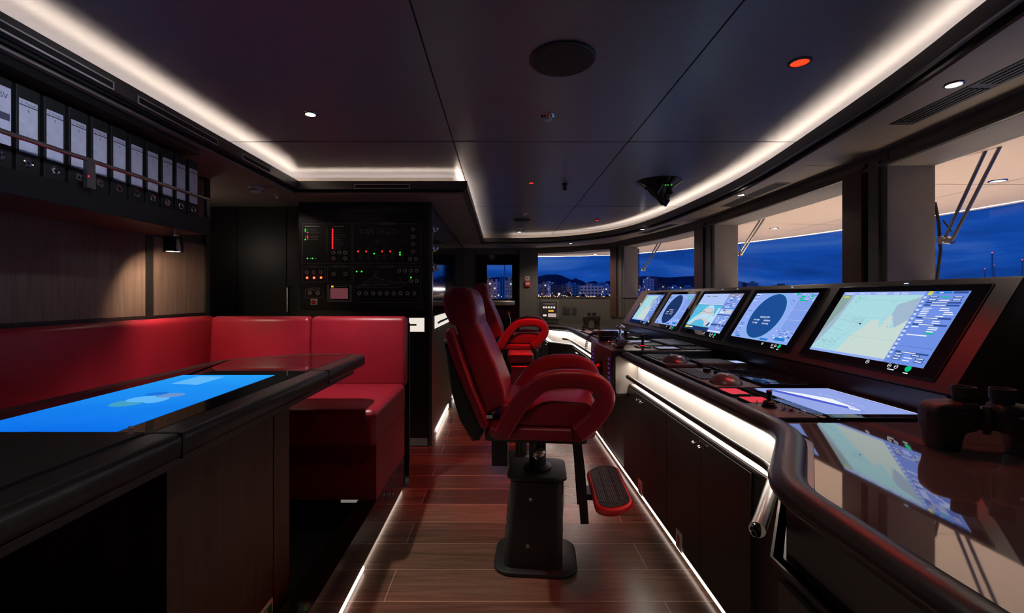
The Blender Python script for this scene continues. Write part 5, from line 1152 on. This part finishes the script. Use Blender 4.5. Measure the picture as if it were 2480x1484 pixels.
def wiper(lb, top, bot, gap, blade=None):
    t = thing('windscreen_wiper', lb, 'wiper', bot)
    a, b = Vector(top), Vector(bot); g = Vector(gap)
    for k, (p, q) in enumerate(((a, b), (a+g, b+g*.55+Vector((0, 0, -.02))))): MB().tube([p, p.lerp(q, .5), q], .0085, 'steel', n=10).build('arm', t)
    m = MB(); m.tube([b+Vector((0, .02, -.01)), b+g*.6+Vector((0, 0, -.025))], .017, 'steel', n=12); m.tube([b+Vector((-.02, .01, -.01)), b+Vector((.03, .01, -.01))], .022, 'steel', n=12); m.tube([b+Vector((0, .01, .10)), b+g*.5+Vector((0, 0, .03))], .004, 'blk', n=6); m.build('pivot_head', t)
    if blade:
        m = MB(); p0, p1 = Vector(blade[0]), Vector(blade[1]); m.tube([p0, p0.lerp(p1, .25)+Vector((0, -.02, 0)), p0.lerp(p1, .6)+Vector((0, -.028, 0)), p1], .008, 'blk2', n=8); m.tube([p0+Vector((-.012, 0, 0)), p1+Vector((-.012, 0, 0))], .004, 'blk2', n=6); m.build('blade', t)
wiper('steel twin-arm wiper parked outside the nearest windscreen', (2.50, 2.30, 2.10), (2.50, 2.535, 1.63), (0, -.07, 0), ((2.49, 2.585, 1.84), (2.49, 2.575, 1.38)))
wiper('steel twin-arm wiper parked outside the middle windscreen', (2.53, 4.33, 2.10), (2.53, 4.78, 1.765), (0, -.07, 0))
wiper('steel twin-arm wiper parked outside the second farthest windscreen', (2.23, 6.32, 2.10), (2.10, 6.68, 1.715), (.02, -.08, 0), ((2.07, 6.78, 2.02), (2.065, 6.80, 1.36)))

# harbour: water, ridge, town, masts
m = MB().box(-3000, 4000, 12, 3200, -4.2, -4, 'water') if False else None
M['water'] = mat('dark harbour water', (.01, .02, .04), .18, noise=.2, nscale=.05, bump=.3, bscale=.8)
m = MB(); m.quad([(-2500, 14, -4), (5200, 14, -4), (5200, 3600, -4), (-2500, 3600, -4)], 'water'); tag(m.build('harbour_water', fixn=False), 'dark harbour water outside, beyond the windows', 'water', kind='stuff')
M['hill'] = mat('blue hazy hillside', (.020, .050, .105), 1, noise=.3, nscale=.004, spec=0)
ridge = [(1000, 676), (1120, 674), (1180, 673), (1215, 670), (1250, 674), (1290, 671), (1310, 668), (1322, 665), (1350, 664.5), (1360, 667), (1372, 672), (1384, 677), (1388, 676), (1394, 673), (1402, 677), (1412, 680), (1419, 686), (1428, 682), (1440, 680), (1451, 686), (1457, 683), (1462, 686), (1470, 681), (1480, 680), (1520, 674), (1560, 668), (1620, 672), (1690, 667), (1760, 674), (1830, 690), (1900, 700), (2000, 706), (2200, 710), (2480, 712)]
m = MB(); D = 2800; rr_ = random.Random(2); A = []
pts = []
for (a, b), (c, d) in zip(ridge[:-1], ridge[1:]):
    for k in range(4): u = k/4; pts.append((a+(c-a)*u, b+(d-b)*u+rr_.uniform(-.35, .35)))
top_ = [((px-1214)/F*D, D, 1.3-(py-718)/F*D) for px, py in pts]
rows = [[(x*f_, y*f_+0, -4+(z+4)*g_) for x, y, z in top_] for f_, g_ in ((1.08, .4), (1.0, 1.0), (.95, .72), (.90, .45), (.84, 0))]
n = len(top_); m.add([p for r_ in rows for p in r_], [(j*n+i, j*n+i+1, (j+1)*n+i+1, (j+1)*n+i) for j in range(4) for i in range(n-1)], 'hill')
tag(m.build('mountain_ridge', fixn=False), 'dark blue mountain ridge on the horizon behind the harbour town', 'mountain')
def bmat(name, wall, glassc, litp, seed, sx=3.2, sz=3.0, wx=.55, wz=.45):
    m = bpy.data.materials.new(name); m.use_nodes = True; nt = m.node_tree; b = nt.nodes['Principled BSDF']; b.inputs['Roughness'].default_value = .8
    tc = N(nt, 'ShaderNodeTexCoord'); sp = N(nt, 'ShaderNodeSeparateXYZ'); L(nt, tc.outputs['Object'], sp.inputs[0])
    def M_(op, a, bb=None, c=None):
        n_ = N(nt, 'ShaderNodeMath', operation=op)
        for i, v in enumerate((a, bb, c)):
            if v is None: continue
            if isinstance(v, (int, float)): n_.inputs[i].default_value = v
            else: L(nt, v, n_.inputs[i])
        return n_.outputs[0]
    u = M_('DIVIDE', M_('ADD', sp.outputs[0], sp.outputs[1]), sx); v = M_('DIVIDE', sp.outputs[2], sz)
    w = M_('MULTIPLY', M_('LESS_THAN', M_('FRACT', u), wx), M_('LESS_THAN', M_('FRACT', v), wz))
    cb = N(nt, 'ShaderNodeCombineXYZ'); L(nt, M_('FLOOR', u), cb.inputs[0]); L(nt, M_('FLOOR', v), cb.inputs[1]); cb.inputs[2].default_value = seed
    wn = N(nt, 'ShaderNodeTexWhiteNoise', noise_dimensions='3D'); L(nt, cb.outputs[0], wn.inputs['Vector'])
    lit = M_('MULTIPLY', w, M_('LESS_THAN', wn.outputs['Value'], litp))
    mx = N(nt, 'ShaderNodeMix', data_type='RGBA'); mx.inputs[6].default_value = (*wall, 1); mx.inputs[7].default_value = (*glassc, 1); L(nt, w, mx.inputs[0]); L(nt, mx.outputs[2], b.inputs['Base Color'])
    cr2 = N(nt, 'ShaderNodeMix', data_type='RGBA'); cr2.inputs[6].default_value = (1, .45, .12, 1); cr2.inputs[7].default_value = (.9, .85, .75, 1); L(nt, wn.outputs['Color'], cr2.inputs[0]) if False else L(nt, M_('FRACT', M_('MULTIPLY', wn.outputs['Value'], 91.7)), cr2.inputs[0])
    L(nt, cr2.outputs[2], b.inputs['Emission Color']); L(nt, lit, b.inputs['Emission Strength'])
    return m
M['b_white'] = bmat('pale balcony block', (.75, .70, .70), (.06, .07, .12), .10, 1, 3.4, 3.1, .62, .5)
M['b_brown'] = bmat('brown rendered block', (.42, .28, .26), (.08, .06, .07), .10, 2, 3.6, 3.1, .45, .45)
M['b_dark'] = bmat('dark glass office', (.06, .07, .12), (.03, .045, .10), .06, 3, 2.6, 3.4, .85, .6)
M['b_blue'] = bmat('pale render', (.65, .68, .85), (.14, .16, .26), .12, 4, 3.2, 3.0, .5, .45)
BL = [ # px0, px1, ytop, depth, material, label
 (1293, 1311, 690, 470, 'b_blue', 'low pale building at the left edge of the far window view'), (1309, 1329, 687, 440, 'b_brown', 'brown apartment block near the left of the far window view'),
 (1327, 1334, 692, 425, 'b_blue', 'narrow pale end wall beside the dark glass office in the far window view'), (1334, 1359, 690, 430, 'b_dark', 'dark glass office block in the far window view'),
 (1318, 1344, 684.5, 620, 'b_blue', 'pale building standing high behind the dark glass office'), (1359, 1372, 694, 450, 'b_brown', 'small brown block just right of the dark office'),
 (1372, 1386, 695, 424, 'b_brown', 'wide brown block in the middle of the far window view'), (1374, 1390, 686, 560, 'b_blue', 'taller blue-grey block behind the middle brown block'), (1388, 1402, 689, 540, 'b_white', 'pale stepped block left of the long balcony block'),
 (1406, 1461, 692, 430, 'b_white', 'long white balcony apartment block in the far window view'), (1440, 1475, 689, 600, 'b_blue', 'pale roofline rising behind the long balcony block'), (1463, 1482, 691, 450, 'b_blue', 'pale block at the right edge of the far window view'),
 (1176, 1194, 676, 380, 'b_brown', 'block with lit windows at the left of the side door view'), (1194, 1212, 681, 400, 'b_blue', 'pale block behind the masts in the side door view'), (1221, 1250, 677, 390, 'b_brown', 'apartment block at the right of the side door view'),
 (1540, 1562, 695, 500, 'b_blue', 'low blocks at the left of the second farthest windscreen view'), (1567, 1584, 675, 480, 'b_blue', 'lone tower block in the second farthest windscreen view'), (1600, 1625, 696, 500, 'b_brown', 'low brown block right of the lone tower'),
 (1628, 1650, 694, 520, 'b_blue', 'low pale block in the middle of the second farthest windscreen view'), (1655, 1690, 695, 540, 'b_white', 'low pale block at the right of the second farthest windscreen view'),
 (1788, 1798, 684, 600, 'b_blue', 'small block at the left of the middle windscreen view'), (1822, 1836, 684, 640, 'b_white', 'small pale tower in the middle windscreen view'), (1880, 1920, 690, 640, 'b_brown', 'low brown block in the middle windscreen view')]
for px0, px1, yt, D, mt, lb in BL:
    x0, x1 = (px0-1214)/F*D, (px1-1214)/F*D; zt = 1.3+(718-yt)/F*D
    m = MB(); m.box(x0, x1, D, D+14, -4, zt, mt)
    if mt == 'b_white':
        for k in range(int((zt+2)/3.1)): m.box(x0-.2, x1+.2, D-1.0, D, -2.2+k*3.1, -1.3+k*3.1, 'b_white')
    m.box(x0+(x1-x0)*.3, x0+(x1-x0)*.6, D+3, D+9, zt, zt+2.2, mt)
    o = m.build('town_building'); tag(o, lb, 'building')
M['e_street'] = emit('street lamp glow', (1, .48, .18), 3.0); M['e_street2'] = emit('white street lamp glow', (1, .75, .45), 5)
rb = random.Random(5); 
for k in range(22):
    px = 1294+k*8.6+rb.uniform(-2, 2) if k < 21 else 1478; D = 700+k*17; w = rb.uniform(5, 9)
    x0 = (px-1214)/F*D; zt = 1.3+(718-rb.uniform(687, 696))/F*D
    o = MB().box(x0, x0+w/F*D, D, D+10, -4, zt, rb.choice(['b_blue', 'b_white', 'b_brown'])).build('town_building'); tag(o, 'small distant block in the back row of the town skyline', 'building', 'distant blocks of the town skyline')
rl = random.Random(21); first_l = None
for k in range(64):
    px = 1297+k*4.0+rl.uniform(-.8, .8) if k < 46 else (1184+(k-46)*7.6 if k < 54 else 1548+(k-54)*14)
    D = rl.uniform(345, 370); x = (px-1214)/F*D; zt = 1.3-(rl.uniform(-1.0, 11)-.0)*-1*D/F*(rl.random()**1.6)
    if first_l is None:
        first_l = thing('street_lamp', 'small glowing street lamp on the harbour front outside', 'street lamp', (x, D, -4), group='street lamps along the harbour front')
        MB().tube([(0, 0, 0), (0, 0, 5.4)], .08, 'dgrey', n=6).build('pole', first_l, local=True); MB().lathe([(.1, 5.1), (.28, 5.25), (.28, 5.5), (.05, 5.65)], (0, 0, 0), 'e_street', n=8).build('lantern', first_l, local=True)
        o = first_l
    else: o = copy_tree(first_l, (x, D, -4))
    o.scale = (1, 1, max(.5, (zt+4)/5.5)) if False else (1, 1, 1); o.location.z = zt-5.5 if zt-5.5 > -4 else -4+max(0, zt-5.5+4)
    if zt < 1.4: o.location.z = -4
M['palm'] = mat('dark foliage', (.02, .03, .03), .9)
for k, px in enumerate((1301, 1379, 1392, 1413, 1449, 1470)):
    D = 330; x = (px-1214)/F*D; hgt = (5.6, 8.5, 6.5, 7.5, 6, 6.5)[k]
    t = thing('harbour_tree', 'dark tree on the harbour front seen through the far window', 'tree', (x, D, -4), group='dark trees along the harbour front')
    MB().tube([(x, D, -4), (x, D, -4+hgt*.7)], .2, 'palm', n=6).build('trunk', t)
    m = MB()
    for q in range(7):
        cx, cz, r_ = x+rl.uniform(-1.2, 1.2), -4+hgt*rl.uniform(.65, .95), rl.uniform(.7, 1.2)
        m.lathe([(.05, -r_), (r_*.8, -r_*.5), (r_, 0), (r_*.75, r_*.6), (.05, r_)], (cx, D+rl.uniform(-1, 1), cz), 'palm', n=8)
    m.build('crown', t)
M['hull'] = mat('white hull', (.75, .75, .78), .3); M['mast'] = mat('pale mast', (.6, .6, .65), .35); M['e_mast'] = emit('mast head light', (1, .05, .05), 6)
def boat(px, D, mh, lb, tall=True, lit=False):
    x = (px-1214)/F*D; t = thing('sailing_yacht', lb, 'boat', (x, D, -4))
    m = MB(); m.prism([(x-1.6, D-5), (x+1.6, D-5), (x+1.8, D+1), (x, D+7), (x-1.8, D+1)], -4.2, -2.6, 'hull'); m.box(x-1, x+1, D-3, D+2, -2.6, -1.8, 'hull'); m.build('hull', t)
    m = MB(); m.tube([(x, D, -2.6), (x, D, -4+mh)], .11, 'mast', n=8); m.build('mast', t)
    m = MB(); m.tube([(x, D, -1.2), (x, D-4.5, -1.2)], .12, 'mast', n=6); m.tube([(x-.9, D, -4+mh*.5), (x+.9, D, -4+mh*.5)], .04, 'mast', n=4); m.build('boom', t)
    m = MB()
    for dx, dy in ((0, 6.5), (0, -5), (-1.5, 0), (1.5, 0)): m.tube([(x, D, -4+mh), (x+dx, D+dy, -2.6)], .018, 'mast', n=4)
    m.build('rigging', t)
    if lit: MB().lathe([(.07, 0), (.07, .15), (.01, .2)], (x, D, -4+mh), 'e_mast', n=8).build('mast_light', t)
boat(1222, 110, 13.5, 'sailing yacht with the tallest mast in the side door view'); boat(1211, 90, 9.3, 'sailing yacht whose dark mast stands left of the tallest one')
boat(1217, 72, 8.6, 'sailing yacht with a pale lit mast just left of the tallest mast'); boat(1232, 135, 11, 'sailing yacht with a mast right of the tallest one'); boat(1238, 165, 12.5, 'sailing yacht at the right edge of the side door view'); boat(1205, 150, 10, 'sailing yacht farthest left in the side door view')
boat(1618, 150, 9, 'sailing yacht mast in the second farthest windscreen view'); boat(1598, 190, 9, 'low sailing yacht mast left of the taller one in the second farthest windscreen view'); boat(1660, 215, 9.5, 'sailing yacht mast toward the right of the second farthest windscreen view')
boat(2403, 90, 14, 'sailing yacht with a red mast light, tallest in the nearest windscreen view', lit=True); boat(2385, 110, 12, 'sailing yacht with a red mast light left of the tallest mast', lit=True); boat(2476, 95, 13, 'sailing yacht with a red mast light at the right edge of the picture', lit=True); boat(2408, 140, 15, 'sailing yacht with a red mast light right behind the tallest one', lit=True)
